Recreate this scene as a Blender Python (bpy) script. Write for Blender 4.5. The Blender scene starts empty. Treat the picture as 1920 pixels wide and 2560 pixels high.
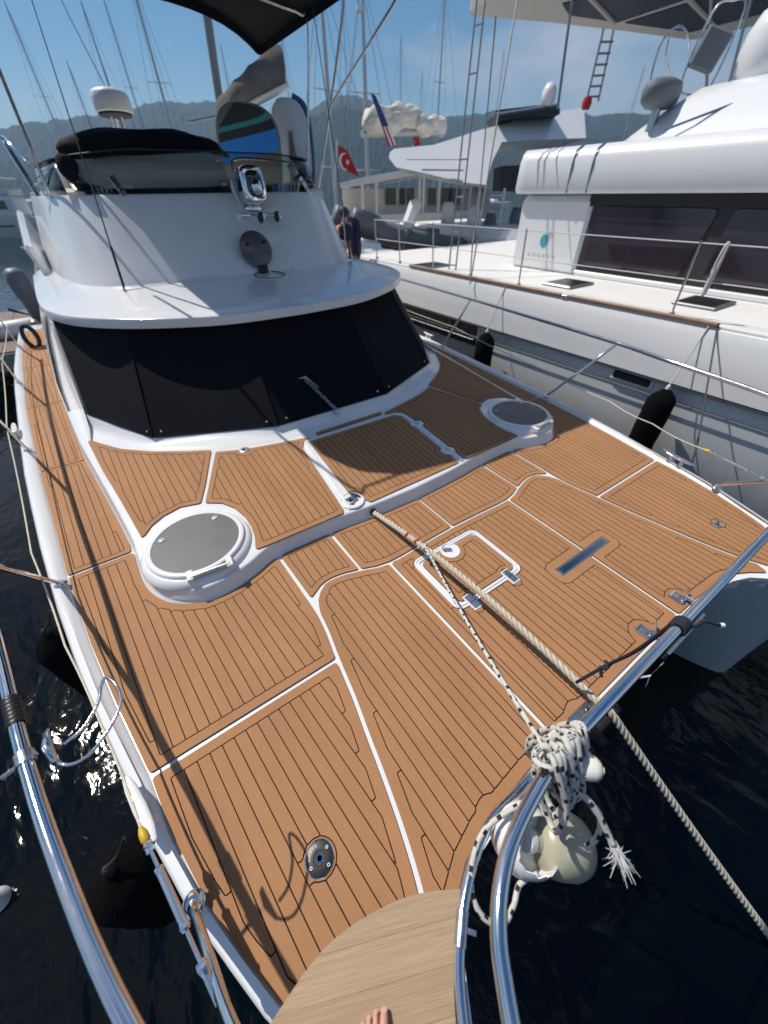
import bpy, bmesh, math, random
import numpy as np
from mathutils import Vector, Matrix
from mathutils.geometry import delaunay_2d_cdt
random.seed(7); rng = np.random.default_rng(7)
SC = bpy.context.scene; COL = SC.collection
# ------------------------------------------------------------------ camera
CAM = np.array([-1.7673, 0.0, 2.2]); FPX = 911.83; YAW, PITCH, ROLL = [math.radians(a) for a in (33.871, 41.287, -0.854)]
def _basis():
    f = np.array([math.sin(YAW)*math.cos(PITCH), math.cos(YAW)*math.cos(PITCH), -math.sin(PITCH)])
    r = np.cross(f, [0, 0, 1]); r /= np.linalg.norm(r); u = np.cross(r, f); c, s = math.cos(ROLL), math.sin(ROLL)
    return c*r+s*u, -s*r+c*u, f
BR, BU, BF = _basis()
cd = bpy.data.cameras.new('camera'); cam = bpy.data.objects.new('camera', cd); COL.objects.link(cam); SC.camera = cam
cam.matrix_world = Matrix(((BR[0], BU[0], -BF[0], CAM[0]), (BR[1], BU[1], -BF[1], CAM[1]), (BR[2], BU[2], -BF[2], CAM[2]), (0, 0, 0, 1)))
cd.sensor_fit = 'HORIZONTAL'; cd.sensor_width = 36; cd.lens = FPX/1920*36; cd.dof.use_dof = True; cd.dof.focus_distance = 1.85; cd.dof.aperture_fstop = 1.6; cd.clip_start = .05; cd.clip_end = 8000
SC.render.resolution_x, SC.render.resolution_y = 768, 1024
# ------------------------------------------------------------------ light
SUN = Vector((-.31, .62, 1.0)).normalized(); EL = math.asin(SUN.z); AZ = math.atan2(SUN.x, SUN.y)
ld = bpy.data.lights.new('sun', 'SUN'); ld.energy = 5.0; ld.angle = math.radians(.5); ld.color = (1, .94, .85)
lo = bpy.data.objects.new('sun', ld); COL.objects.link(lo); lo.rotation_euler = SUN.to_track_quat('Z', 'Y').to_euler()
W = bpy.data.worlds.new('World'); SC.world = W; W.use_nodes = True; nt = W.node_tree; nt.nodes.clear()
def N(t, **k):
    n = nt.nodes.new(t)
    for a, v in k.items(): setattr(n, a, v)
    return n
sky = N('ShaderNodeTexSky', sky_type='NISHITA', sun_disc=False, sun_elevation=EL, sun_rotation=AZ % (2*math.pi), altitude=0, air_density=1.0, dust_density=.15, ozone_density=1.6)
tc = N('ShaderNodeTexCoord'); mp = N('ShaderNodeMapping'); mp.inputs['Scale'].default_value = (1.6, 1.6, 4.2); mp.inputs['Location'].default_value = (15.3, 8.1, 3.33)
no = N('ShaderNodeTexNoise'); no.inputs['Scale'].default_value = 1.1; no.inputs['Detail'].default_value = 7; no.inputs['Roughness'].default_value = .52
rp = N('ShaderNodeValToRGB'); rp.color_ramp.elements[0].position = .47; rp.color_ramp.elements[1].position = .68
mx = N('ShaderNodeMix', data_type='RGBA'); bg = N('ShaderNodeBackground'); wo = N('ShaderNodeOutputWorld')
mx.inputs[7].default_value = (8.2, 8.0, 8.6, 1); bg.inputs['Strength'].default_value = .080
L = nt.links.new
L(tc.outputs['Generated'], mp.inputs['Vector']); L(mp.outputs['Vector'], no.inputs['Vector']); L(no.outputs['Fac'], rp.inputs['Fac'])
L(rp.outputs['Color'], mx.inputs[0]); hs = N('ShaderNodeHueSaturation'); hs.inputs['Saturation'].default_value = 1.42; hs.inputs['Value'].default_value = 1.0; L(sky.outputs['Color'], hs.inputs['Color']); L(hs.outputs['Color'], mx.inputs[6]); L(mx.outputs[2], bg.inputs['Color']); L(bg.outputs[0], wo.inputs['Surface'])
SC.view_settings.view_transform = 'Standard'; SC.view_settings.look = 'None'; SC.view_settings.gamma = 1; SC.view_settings.use_curve_mapping = False
SC.view_settings.exposure = 0.0
SC.cycles.use_denoising = True; SC.cycles.max_bounces = 8; SC.cycles.transparent_max_bounces = 12; SC.cycles.sample_clamp_indirect = 6
SC.cycles.caustics_reflective = False; SC.cycles.caustics_refractive = False
# ------------------------------------------------------------------ helpers
def ray(px, py):
    d = BR*((px-960)/FPX)-BU*((py-1280)/FPX)+BF; return d
def az(px, py, z): d = ray(px, py); return CAM+d*((z-CAM[2])/d[2])
def ax(px, py, x): d = ray(px, py); return CAM+d*((x-CAM[0])/d[0])
def ay(px, py, y): d = ray(px, py); return CAM+d*((y-CAM[1])/d[1])
MATS = {}
def mat(name, col, rough=.5, metal=0., var=0., vscale=3., stretch=(1, 1, 1), bump=0., bscale=60., coat=0., spec=.5, trans=0., var2=None, rvar=0., rot=0.):
    if name in MATS: return MATS[name]
    m = bpy.data.materials.new(name); m.use_nodes = True; t = m.node_tree; b = t.nodes['Principled BSDF']
    b.inputs['Base Color'].default_value = (*col, 1); b.inputs['Roughness'].default_value = rough; b.inputs['Metallic'].default_value = metal
    b.inputs['Coat Weight'].default_value = coat; b.inputs['Coat Roughness'].default_value = .06; b.inputs['Specular IOR Level'].default_value = spec
    b.inputs['Transmission Weight'].default_value = trans
    if var or bump or rvar:
        g = t.nodes.new('ShaderNodeNewGeometry'); mp = t.nodes.new('ShaderNodeMapping'); mp.inputs['Scale'].default_value = stretch
        t.links.new(g.outputs['Position'], mp.inputs['Vector'])
        if rot: m0 = t.nodes.new('ShaderNodeMapping'); m0.inputs['Rotation'].default_value = (0, 0, -rot); t.links.new(g.outputs['Position'], m0.inputs['Vector']); t.links.new(m0.outputs[0], mp.inputs['Vector'])
    if var or rvar:
        n = t.nodes.new('ShaderNodeTexNoise'); n.inputs['Scale'].default_value = vscale; n.inputs['Detail'].default_value = 5; n.inputs['Roughness'].default_value = .6
        t.links.new(mp.outputs['Vector'], n.inputs['Vector'])
        if var:
            x = t.nodes.new('ShaderNodeMix'); x.data_type = 'RGBA'; c2 = var2 or tuple(c*(1+var) for c in col)
            r = t.nodes.new('ShaderNodeMapRange'); r.inputs['From Min'].default_value = .3; r.inputs['From Max'].default_value = .7
            t.links.new(n.outputs['Fac'], r.inputs['Value']); t.links.new(r.outputs['Result'], x.inputs[0])
            x.inputs[6].default_value = (*(tuple(c*(1-var) for c in col) if not var2 else col), 1); x.inputs[7].default_value = (*c2, 1)
            t.links.new(x.outputs[2], b.inputs['Base Color'])
        if rvar:
            r2 = t.nodes.new('ShaderNodeMapRange'); r2.inputs['From Min'].default_value = .3; r2.inputs['From Max'].default_value = .7
            r2.inputs['To Min'].default_value = max(.02, rough-rvar); r2.inputs['To Max'].default_value = rough+rvar
            t.links.new(n.outputs['Fac'], r2.inputs['Value']); t.links.new(r2.outputs['Result'], b.inputs['Roughness'])
    if bump:
        n2 = t.nodes.new('ShaderNodeTexNoise'); n2.inputs['Scale'].default_value = bscale; n2.inputs['Detail'].default_value = 4
        t.links.new(mp.outputs['Vector'], n2.inputs['Vector'])
        bp = t.nodes.new('ShaderNodeBump'); bp.inputs['Strength'].default_value = bump; bp.inputs['Distance'].default_value = .01
        t.links.new(n2.outputs['Fac'], bp.inputs['Height']); t.links.new(bp.outputs['Normal'], b.inputs['Normal'])
    MATS[name] = m; return m
def glass(name, tint, rough=.03, ior=1.45):
    if name in MATS: return MATS[name]
    m = bpy.data.materials.new(name); m.use_nodes = True; t = m.node_tree; t.nodes.clear()
    o = t.nodes.new('ShaderNodeOutputMaterial'); a = t.nodes.new('ShaderNodeBsdfTransparent'); g = t.nodes.new('ShaderNodeBsdfGlossy'); f = t.nodes.new('ShaderNodeFresnel'); x = t.nodes.new('ShaderNodeMixShader')
    a.inputs['Color'].default_value = (*tint, 1); g.inputs['Roughness'].default_value = rough; f.inputs['IOR'].default_value = ior
    t.links.new(f.outputs[0], x.inputs[0]); t.links.new(a.outputs[0], x.inputs[1]); t.links.new(g.outputs[0], x.inputs[2]); t.links.new(x.outputs[0], o.inputs['Surface'])
    MATS[name] = m; return m
def tag(o, label=None, cat=None, group=None, kind=None):
    for k, v in (('label', label), ('category', cat), ('group', group), ('kind', kind)):
        if v: o[k] = v
    return o
def thing(name, label, cat, loc=(0, 0, 0), group=None):
    o = bpy.data.objects.new(name, None); COL.objects.link(o); o.location = loc; o.empty_display_size = .1
    return tag(o, label, cat, group)
def mesh(name, vs, fs, m, parent=None, smooth=False, label=None):
    me = bpy.data.meshes.new(name); me.from_pydata([tuple(map(float, v)) for v in vs], [], [tuple(map(int, f)) for f in fs]); me.update()
    return link(name, me, m, parent, smooth, label)
def link(name, me, m, parent=None, smooth=False, label=None):
    ms = m if isinstance(m, (list, tuple)) else [m]
    if not me.materials:
        for q in ms: me.materials.append(q)
    if smooth:
        me.polygons.foreach_set('use_smooth', [True]*len(me.polygons))
        if smooth != 'all':
            try: me.set_sharp_from_angle(angle=math.radians(smooth if smooth > 1 else 40))
            except Exception: pass
    o = bpy.data.objects.new(name, me); COL.objects.link(o)
    if parent:
        o.parent = parent
        if parent.type == 'EMPTY': o.location = -parent.location
    if label: o['label'] = label
    return o
def bmobj(name, bm, m, parent=None, smooth=False, label=None):
    bmesh.ops.recalc_face_normals(bm, faces=bm.faces); me = bpy.data.meshes.new(name); bm.to_mesh(me); bm.free()
    return link(name, me, m, parent, smooth, label)
class MB:
    """collects shapes of one part"""
    def __init__(s): s.v = []; s.f = []; s.mi = []
    def add(s, vs, fs, mi=0):
        o = len(s.v); s.v += [tuple(map(float, v)) for v in vs]; s.f += [tuple(o+i for i in f) for f in fs]; s.mi += [mi]*len(fs); return s
    def box(s, c, d, rz=0., tilt=None, ch=0., mi=0):
        hx, hy, hz = d[0]/2, d[1]/2, d[2]/2; ch = min(ch, hx*.9, hy*.9, hz*.9)
        if ch:
            vs = []
            for sx in (-1, 1):
                for sy in (-1, 1):
                    for sz in (-1, 1): vs += [(sx*hx, sy*(hy-ch), sz*(hz-ch)), (sx*(hx-ch), sy*hy, sz*(hz-ch)), (sx*(hx-ch), sy*(hy-ch), sz*hz)]
            bm = bmesh.new(); [bm.verts.new(v) for v in vs]; bmesh.ops.convex_hull(bm, input=bm.verts[:]); bm.verts.index_update()
            vs = [v.co.copy() for v in bm.verts]; fs = [[v.index for v in f.verts] for f in bm.faces]; bm.free()
        else:
            vs = [Vector((a*hx, b*hy, e*hz)) for a in (-1, 1) for b in (-1, 1) for e in (-1, 1)]
            fs = [(0, 1, 3, 2), (4, 6, 7, 5), (0, 4, 5, 1), (2, 3, 7, 6), (0, 2, 6, 4), (1, 5, 7, 3)]
        R = Matrix.Rotation(rz, 3, 'Z')
        if tilt is not None: R = R @ tilt
        return s.add([R @ Vector(v)+Vector(c) for v in vs], fs, mi)
    def tube(s, pts, r, n=10, cap=True, closed=False, mi=0):
        P = [Vector(map(float, p)) for p in pts]; m = len(P); rr = r if hasattr(r, '__len__') else [r]*m
        T = []
        for i in range(m):
            if closed: t = P[(i+1) % m]-P[i-1]
            else: t = P[min(i+1, m-1)]-P[max(i-1, 0)]
            T.append(t.normalized() if t.length > 1e-9 else Vector((0, 0, 1)))
        u = Vector((0, 0, 1)) if abs(T[0].z) < .9 else Vector((1, 0, 0)); u = (u-T[0]*u.dot(T[0])).normalized()
        vs = []
        for i in range(m):
            u = (u-T[i]*u.dot(T[i])); u = u.normalized() if u.length > 1e-6 else T[i].orthogonal().normalized(); w = T[i].cross(u)
            vs += [P[i]+(u*math.cos(a)+w*math.sin(a))*rr[i] for a in [2*math.pi*k/n for k in range(n)]]
        fs = []
        for i in range(m if closed else m-1):
            j = (i+1) % m
            fs += [(i*n+k, i*n+(k+1) % n, j*n+(k+1) % n, j*n+k) for k in range(n)]
        if cap and not closed: fs += [tuple(range(n))[::-1], tuple((m-1)*n+k for k in range(n))]
        return s.add(vs, fs, mi)
    def lathe(s, prof, c=(0, 0, 0), axis=(0, 0, 1), n=24, mi=0, sx=1., sy=1., cap=True):
        q = Vector(axis).normalized().to_track_quat('Z', 'Y').to_matrix(); vs = []
        for r, z in prof: vs += [q @ Vector((r*sx*math.cos(2*math.pi*k/n), r*sy*math.sin(2*math.pi*k/n), z))+Vector(c) for k in range(n)]
        fs = [(i*n+k, i*n+(k+1) % n, (i+1)*n+(k+1) % n, (i+1)*n+k) for i in range(len(prof)-1) for k in range(n)]
        if cap and prof[0][0] > 1e-6: fs.append(tuple(range(n))[::-1])
        if cap and prof[-1][0] > 1e-6: fs.append(tuple((len(prof)-1)*n+k for k in range(n)))
        return s.add(vs, fs, mi)
    def loft(s, secs, closed=False, cap=True, mi=0):
        n = len(secs[0]); vs = [p for q in secs for p in q]; fs = []
        for i in range(len(secs)-1):
            for k in range(n if closed else n-1): fs.append((i*n+k, i*n+(k+1) % n, (i+1)*n+(k+1) % n, (i+1)*n+k))
        if cap and closed: fs += [tuple(range(n))[::-1], tuple((len(secs)-1)*n+k for k in range(n))]
        return s.add(vs, fs, mi)
    def prism(s, pts, z0, z1, ch=0., mi=0):
        """vertical prism over an xy outline, top edge chamfered"""
        pts = ccw(pts); n = len(pts); rings = [(pts, z0), (pts, z1-ch)]
        if ch: rings.append((inset(pts, ch), z1))
        vs = [(x, y, z) for q, z in rings for x, y in q]
        fs = [(i*n+k, i*n+(k+1) % n, (i+1)*n+(k+1) % n, (i+1)*n+k) for i in range(len(rings)-1) for k in range(n)]
        fs += [tuple(range(n))[::-1], tuple((len(rings)-1)*n+k for k in range(n))]
        return s.add(vs, fs, mi)
    def xform(s, M):
        s.v = [tuple(M @ Vector(v)) for v in s.v]; return s
    def build(s, name, m, parent=None, smooth=False, label=None):
        bm = bmesh.new(); vv = [bm.verts.new(v) for v in s.v]; bm.verts.index_update()
        for f, i in zip(s.f, s.mi):
            try: q = bm.faces.new([vv[k] for k in f]); q.material_index = i
            except ValueError: pass
        bmesh.ops.remove_doubles(bm, verts=bm.verts, dist=1e-5)
        return bmobj(name, bm, m, parent, smooth, label)
def area(p): return .5*sum(p[i-1][0]*p[i][1]-p[i][0]*p[i-1][1] for i in range(len(p)))
def ccw(p): p = [tuple(q[:2]) for q in p]; return p if area(p) > 0 else p[::-1]
def inset(p, d):
    out = []; n = len(p)
    for i in range(n):
        a, b, c = map(np.array, (p[i-1], p[i], p[(i+1) % n])); e1 = b-a; e2 = c-b
        n1 = np.array((-e1[1], e1[0]))/(np.linalg.norm(e1)+1e-12); n2 = np.array((-e2[1], e2[0]))/(np.linalg.norm(e2)+1e-12)
        m = n1+n2; k = max(.3, 1+float(n1@n2)); out.append(tuple(b+m*d/k))
    return out
def fillet(p, r, n=4):
    p = ccw(p); out = []; N_ = len(p)
    for i in range(N_):
        a, b, c = map(np.array, (p[i-1], p[i], p[(i+1) % N_])); u = a-b; v = c-b; lu, lv = np.linalg.norm(u), np.linalg.norm(v); u = u/lu; v = v/lv
        cs = float(u@v); ang = math.acos(max(-1, min(1, cs)))
        if ang > math.radians(155): out.append(tuple(b)); continue
        d = min(r/math.tan(ang/2), lu*.45, lv*.45); p0, p1 = b+u*d, b+v*d
        for k in range(n+1):
            t = k/n; out.append(tuple((1-t)**2*p0+2*t*(1-t)*b+t*t*p1))
    return out
def spline(pts, n=8, closed=False):
    P = [np.array(p, float) for p in pts]; m = len(P); out = []
    for i in range(m if closed else m-1):
        p0 = P[i-1] if (closed or i > 0) else 2*P[0]-P[1]; p1 = P[i]; p2 = P[(i+1) % m]; p3 = P[(i+2) % m] if (closed or i+2 < m) else 2*P[-1]-P[-2]
        for k in range(n):
            t = k/n; out.append(.5*((2*p1)+(p2-p0)*t+(2*p0-5*p1+4*p2-p3)*t*t+(3*p1-p0-3*p2+p3)*t**3))
    if not closed: out.append(P[-1])
    return [tuple(q) for q in out]
def interp(tab, v):
    xs = [a for a, _ in tab]; return float(np.interp(v, xs, [b for _, b in tab]))
# ------------------------------------------------------------------ materials
GEL = mat('white_gelcoat', (.735, .74, .745), .2, coat=.4, var=.03, vscale=2.2, rvar=.06)
GELS = mat('white_gelcoat_nonskid', (.68, .68, .675), .5, var=.03, vscale=4, bump=.12, bscale=400)
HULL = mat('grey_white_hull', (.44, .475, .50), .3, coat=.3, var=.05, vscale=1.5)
def teak(name, col):
    m = mat(name, col, .75, var=.10, vscale=2.1, stretch=(1.4, .6, 1), bump=.35, bscale=420, spec=.3)
    t = m.node_tree; b = t.nodes['Principled BSDF']; src = b.inputs['Base Color'].links[0].from_socket
    oi = t.nodes.new('ShaderNodeObjectInfo'); mr = t.nodes.new('ShaderNodeMapRange'); mr.inputs['To Min'].default_value = .965; mr.inputs['To Max'].default_value = 1.035
    # fine brushed grain along the planks plus grime blotches
    g = t.nodes.new('ShaderNodeNewGeometry'); mp = t.nodes.new('ShaderNodeMapping'); mp.inputs['Scale'].default_value = (260, 9, 40)
    n = t.nodes.new('ShaderNodeTexNoise'); n.inputs['Scale'].default_value = 1; n.inputs['Detail'].default_value = 3
    r2 = t.nodes.new('ShaderNodeMapRange'); r2.inputs['From Min'].default_value = .3; r2.inputs['From Max'].default_value = .7; r2.inputs['To Min'].default_value = .965; r2.inputs['To Max'].default_value = 1.035
    mu = t.nodes.new('ShaderNodeMath'); mu.operation = 'MULTIPLY'; vm = t.nodes.new('ShaderNodeVectorMath'); vm.operation = 'SCALE'
    t.links.new(oi.outputs['Random'], mr.inputs['Value']); t.links.new(g.outputs['Position'], mp.inputs['Vector']); t.links.new(mp.outputs[0], n.inputs['Vector']); t.links.new(n.outputs['Fac'], r2.inputs['Value'])
    t.links.new(mr.outputs[0], mu.inputs[0]); t.links.new(r2.outputs[0], mu.inputs[1]); t.links.new(src, vm.inputs[0]); t.links.new(mu.outputs[0], vm.inputs['Scale']); t.links.new(vm.outputs[0], b.inputs['Base Color'])
    return m
TEAK = teak('tan_foam_decking', (.362, .182, .083))
GROOVE = mat('dark_decking_groove', (.035, .014, .010), .9)
STEEL = mat('polished_steel', (.78, .79, .80), .07, 1., rvar=.03, vscale=20)
STEELB = mat('brushed_steel', (.55, .56, .58), .28, 1., rvar=.08, vscale=30)
ALU = mat('grey_aluminium', (.55, .56, .57), .35, .8)
BLACK = mat('black_rubber', (.012, .012, .013), .6)
NAVY = mat('navy_canvas', (.0030, .0036, .0070), .8, var=.3, vscale=3, bump=.3, bscale=260, spec=.14)
# ------------------------------------------------------------------ the boat
boat = thing('power_catamaran', 'white power catamaran with tan plank-pattern foredeck, facing the camera', 'catamaran', (0, 4.5, -1.35))
DK = [(-.27, 2.0), (-.05, 2.12), (.078, 2.195), (.25, 2.27), (.5, 2.355), (.81, 2.43), (1.09, 2.47), (1.6, 2.58), (2.08, 2.67), (2.85, 2.784), (4.665, 2.988), (6.65, 3.18), (8.61, 3.297), (9.75, 3.343), (12, 3.38)]
CAPO = [(-.40, 2.02), (-.1, 2.16), (.05, 2.24), (.2, 2.30), (.46, 2.40), (.66, 2.47), (1.13, 2.565), (1.565, 2.672), (2.387, 2.825), (3.215, 2.945), (4.5, 3.10), (5.236, 3.17), (7.54, 3.352), (8.84, 3.43), (9.9, 3.46), (12, 3.49)]
dk = lambda y: interp(DK, y)
co = lambda y: interp(CAPO, y)
YS = [-.27, -.15, -.05, .08, .25, .5, .8, 1.09, 1.35, 1.6, 2.08, 2.5, 2.85, 3.3, 4, 4.67, 5.6, 6.65, 7.6, 8.61, 9.75, 10.6, 12]
# deck sheet (white, seen in the seams between the panels)
half = [(0, -.02), (1.12, -.02), (1.3, -.05), (1.45, -.11), (1.58, -.22), (1.68, -.38), (1.78, -.5), (1.88, -.55), (1.96, -.5)]
half += [(co(y)-.01, y) for y in [-.4]+YS]
outl = half+[(-x, y) for x, y in half[::-1]][:-1]
MB().prism(outl, -.10, 0).build('deck', GEL, boat)
# bridge deck below, its front beam and the two hulls
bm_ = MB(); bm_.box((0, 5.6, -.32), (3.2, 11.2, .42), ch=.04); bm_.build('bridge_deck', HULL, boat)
fb = MB(); fb.box((0, -.005, -.13), (2.5, .07, .055), ch=.012); fb.build('front_beam_strip', GEL, boat)
for s in (-1, 1):
    secs = []
    for y in [-.5, -.46, -.36, -.2, 0, .3, .8, 1.6, 3, 5, 8, 12]:
        o = co(max(y, -.4))*1. if y > -.42 else 1.93; w = max(0, min(1, (y+.5)/.8))**.6; c = 1.86 if y < 0 else 1.86+.05*min(y, 6)
        i = 1.80-(1.80-1.36)*w if y > -.5 else 1.82
        top_i = interp([(-.5, 1.80), (-.38, 1.68), (-.22, 1.58), (-.11, 1.45), (-.03, 1.28), (.2, 1.2), (12, 1.2)], y)
        secs.append([(s*(o-.012), y, -.03), (s*(o-.02), y, -.30), (s*(c+(o-c)*(.82*w+.05)), y, -.75), (s*(c+(o-c)*.55*w+.01), y, -1.4), (s*c, y, -1.9), (s*(c-.28*w-.01), y, -1.4), (s*(i+.06), y, -.75), (s*(top_i+.02), y, -.30), (s*top_i, y, -.03)])
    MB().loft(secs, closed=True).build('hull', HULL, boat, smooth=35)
    # raised white gunwale cap
    secs = []
    for y in YS:
        a, b = dk(y), co(y)
        if y < -.1: a = min(a, b-.06)
        secs.append([(s*(a+.006), y, 0.001), (s*(a+.022), y, .022), (s*(a+.04), y, .034), (s*(b-.05), y, .05), (s*(b-.02), y, .047), (s*b, y, .03), (s*(b+.004), y, -.02), (s*(b-.004), y, -.11)])
    MB().loft(secs, cap=False).build('gunwale', GEL, boat, smooth=50)
    # rubbing strip under the gunwale
    MB().tube([(s*(co(y)+.002), y, -.13) for y in YS], .016, 8).build('rubbing_strip', GELS, boat, smooth=True)
# ------------------------------------------------------------------ coachroof
def gx(x): t = max(0, min(1, (abs(x)-1.4)/1.1)); return 1-.6*t*t*(3-2*t)
def zcr(x, y): return .115+.08*(max(y, 2.1)-2.1)*gx(x)
ZERO = lambda x, y: 0.
CRB = [(0, 2.055), (.5, 2.075), (.92, 2.118), (1.36, 2.125), (1.58, 2.05), (1.75, 2.005), (1.92, 2.0), (2.02, 2.035), (2.12, 2.10), (2.195, 2.178), (2.26, 2.30), (2.305, 2.47), (2.318, 2.7), (2.325, 2.86), (2.38, 3.31), (2.585, 4.75), (2.668, 5.6), (2.765, 6.7), (2.865, 8.7), (2.92, 9.8), (2.98, 12)]
cb = [q for q in spline(CRB[:15], 4)]+CRB[15:]
cbl = [(-x, y) for x, y in cb[::-1]][:-1]+cb       # left aft ... centre ... right aft
def offs(poly, d):                                   # offset open curve towards the inside (aft/inboard)
    out = []; n = len(poly)
    for i in range(n):
        a, b = np.array(poly[max(i-1, 0)]), np.array(poly[min(i+1, n-1)]); t = (b-a)/np.linalg.norm(b-a); out.append(tuple(np.array(poly[i])+np.array((-t[1], t[0]))*d))
    return out
secs = []
for d, k, e in ((-.012, 0, .002), (.0, 0, .012), (.012, .25, 0), (.03, .85, 0), (.038, .97, 0), (.05, 1, 0)):
    secs.append([(x, y, zcr(x, y)*k+e) for x, y in offs(cbl, d)])
crwall = MB().loft(secs, cap=False)
top = [p[:2] for p in secs[-1] if p[1] < 5.8]
top = [p for p in top]
def cdt(polys, extra=(), holes=0):
    """polys[0] is the face; the last `holes` polys are cut out -> (verts2d, tris)"""
    vs = []; fs = []
    for p in polys: fs.append(list(range(len(vs), len(vs)+len(p)))); vs += [Vector(q) for q in p]
    vs += [Vector(e) for e in extra]
    V, _, F, _, _, OF = delaunay_2d_cdt(vs, [], fs, 1, 1e-5)
    return V, [f for f, o in zip(F, OF) if o and 0 in o and not any(k > 0 for k in o)]
def inside(p, poly):
    c = False; n = len(poly); x, y = p
    for i in range(n):
        (x1, y1), (x2, y2) = poly[i-1], poly[i]
        if (y1 > y) != (y2 > y) and x < (x2-x1)*(y-y1)/(y2-y1)+x1: c = not c
    return c
gridp = [(x, y) for x in np.arange(-2.4, 2.45, .15) for y in np.arange(2.2, 5.7, .15) if inside((x, y), top)]
V, F = cdt([ccw(top)], gridp); crwall.add([(v.x, v.y, zcr(v.x, v.y)) for v in V], F)
crwall.build('coachroof', GEL, boat, smooth=50)
# ------------------------------------------------------------------ decking panels
def sdf(pts, poly):
    P = np.asarray(pts, float); A = np.asarray(poly, float); B = np.roll(A, -1, 0); d2 = np.full(len(P), 1e9); ins = np.zeros(len(P), bool)
    for a, b in zip(A, B):
        e = b-a; L2 = e@e
        if L2 < 1e-14: continue
        t = np.clip(((P-a)@e)/L2, 0, 1); q = a+t[:, None]*e-P; d2 = np.minimum(d2, (q*q).sum(1))
        c = (a[1] > P[:, 1]) != (b[1] > P[:, 1])
        if c.any():
            with np.errstate(divide='ignore', invalid='ignore'): xx = (b[0]-a[0])*(P[:, 1]-a[1])/(b[1]-a[1])+a[0]
            ins ^= c & (P[:, 0] < xx)
    d = np.sqrt(d2); return np.where(ins, d, -d)
def contours(Fd, S, Y, lev):
    G = Fd-lev; G = np.where(np.abs(G) < 1e-9, 1e-9, G); nx, ny = G.shape; seg = {}
    pos = G > 0; cells = np.argwhere(~((pos[:-1, :-1] == pos[1:, :-1]) & (pos[:-1, :-1] == pos[:-1, 1:]) & (pos[:-1, :-1] == pos[1:, 1:])))
    def pt(k):
        (i, j), (a, b) = k; g0, g1 = G[i, j], G[a, b]; t = g0/(g0-g1); return (S[i]+(S[a]-S[i])*t, Y[j]+(Y[b]-Y[j])*t)
    def ed(p, q): return (p, q) if p < q else (q, p)
    for i, j in cells:
        c = [(i, j), (i+1, j), (i+1, j+1), (i, j+1)]; v = [pos[q] for q in c]; es = []
        for k in range(4):
            if v[k] != v[(k+1) % 4]: es.append((ed(c[k], c[(k+1) % 4]), v[k]))
        outs = [e for e, f in es if f]; ins_ = [e for e, f in es if not f]
        for a, b in zip(outs, ins_ if len(es) == 2 else ins_[::-1] if not v[0] else ins_): seg[a] = b
    loops = []
    while seg:
        k = next(iter(seg)); lp = []
        while k in seg: lp.append(pt(k)); k = seg.pop(k)
        if len(lp) > 3: loops.append(lp)
    return loops
def rdp(p, tol):
    def go(a):
        if len(a) < 3: return a
        s, e = np.array(a[0]), np.array(a[-1]); d = e-s; L = np.linalg.norm(d)
        q = np.array(a); h = np.abs(d[0]*(q[:, 1]-s[1])-d[1]*(q[:, 0]-s[0]))/L if L > 1e-9 else np.linalg.norm(q-s, axis=1)
        k = int(h.argmax())
        return go(a[:k+1])[:-1]+go(a[k:]) if h[k] > tol else [a[0], a[-1]]
    if len(p) < 5: return p
    q = np.array(p); k = int(((q-q[0])**2).sum(1).argmax()); return go(p[:k+1])[:-1]+go(p[k:]+[p[0]])[:-1]
NPL = [0]
H0, H1 = .004, .0105
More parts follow.
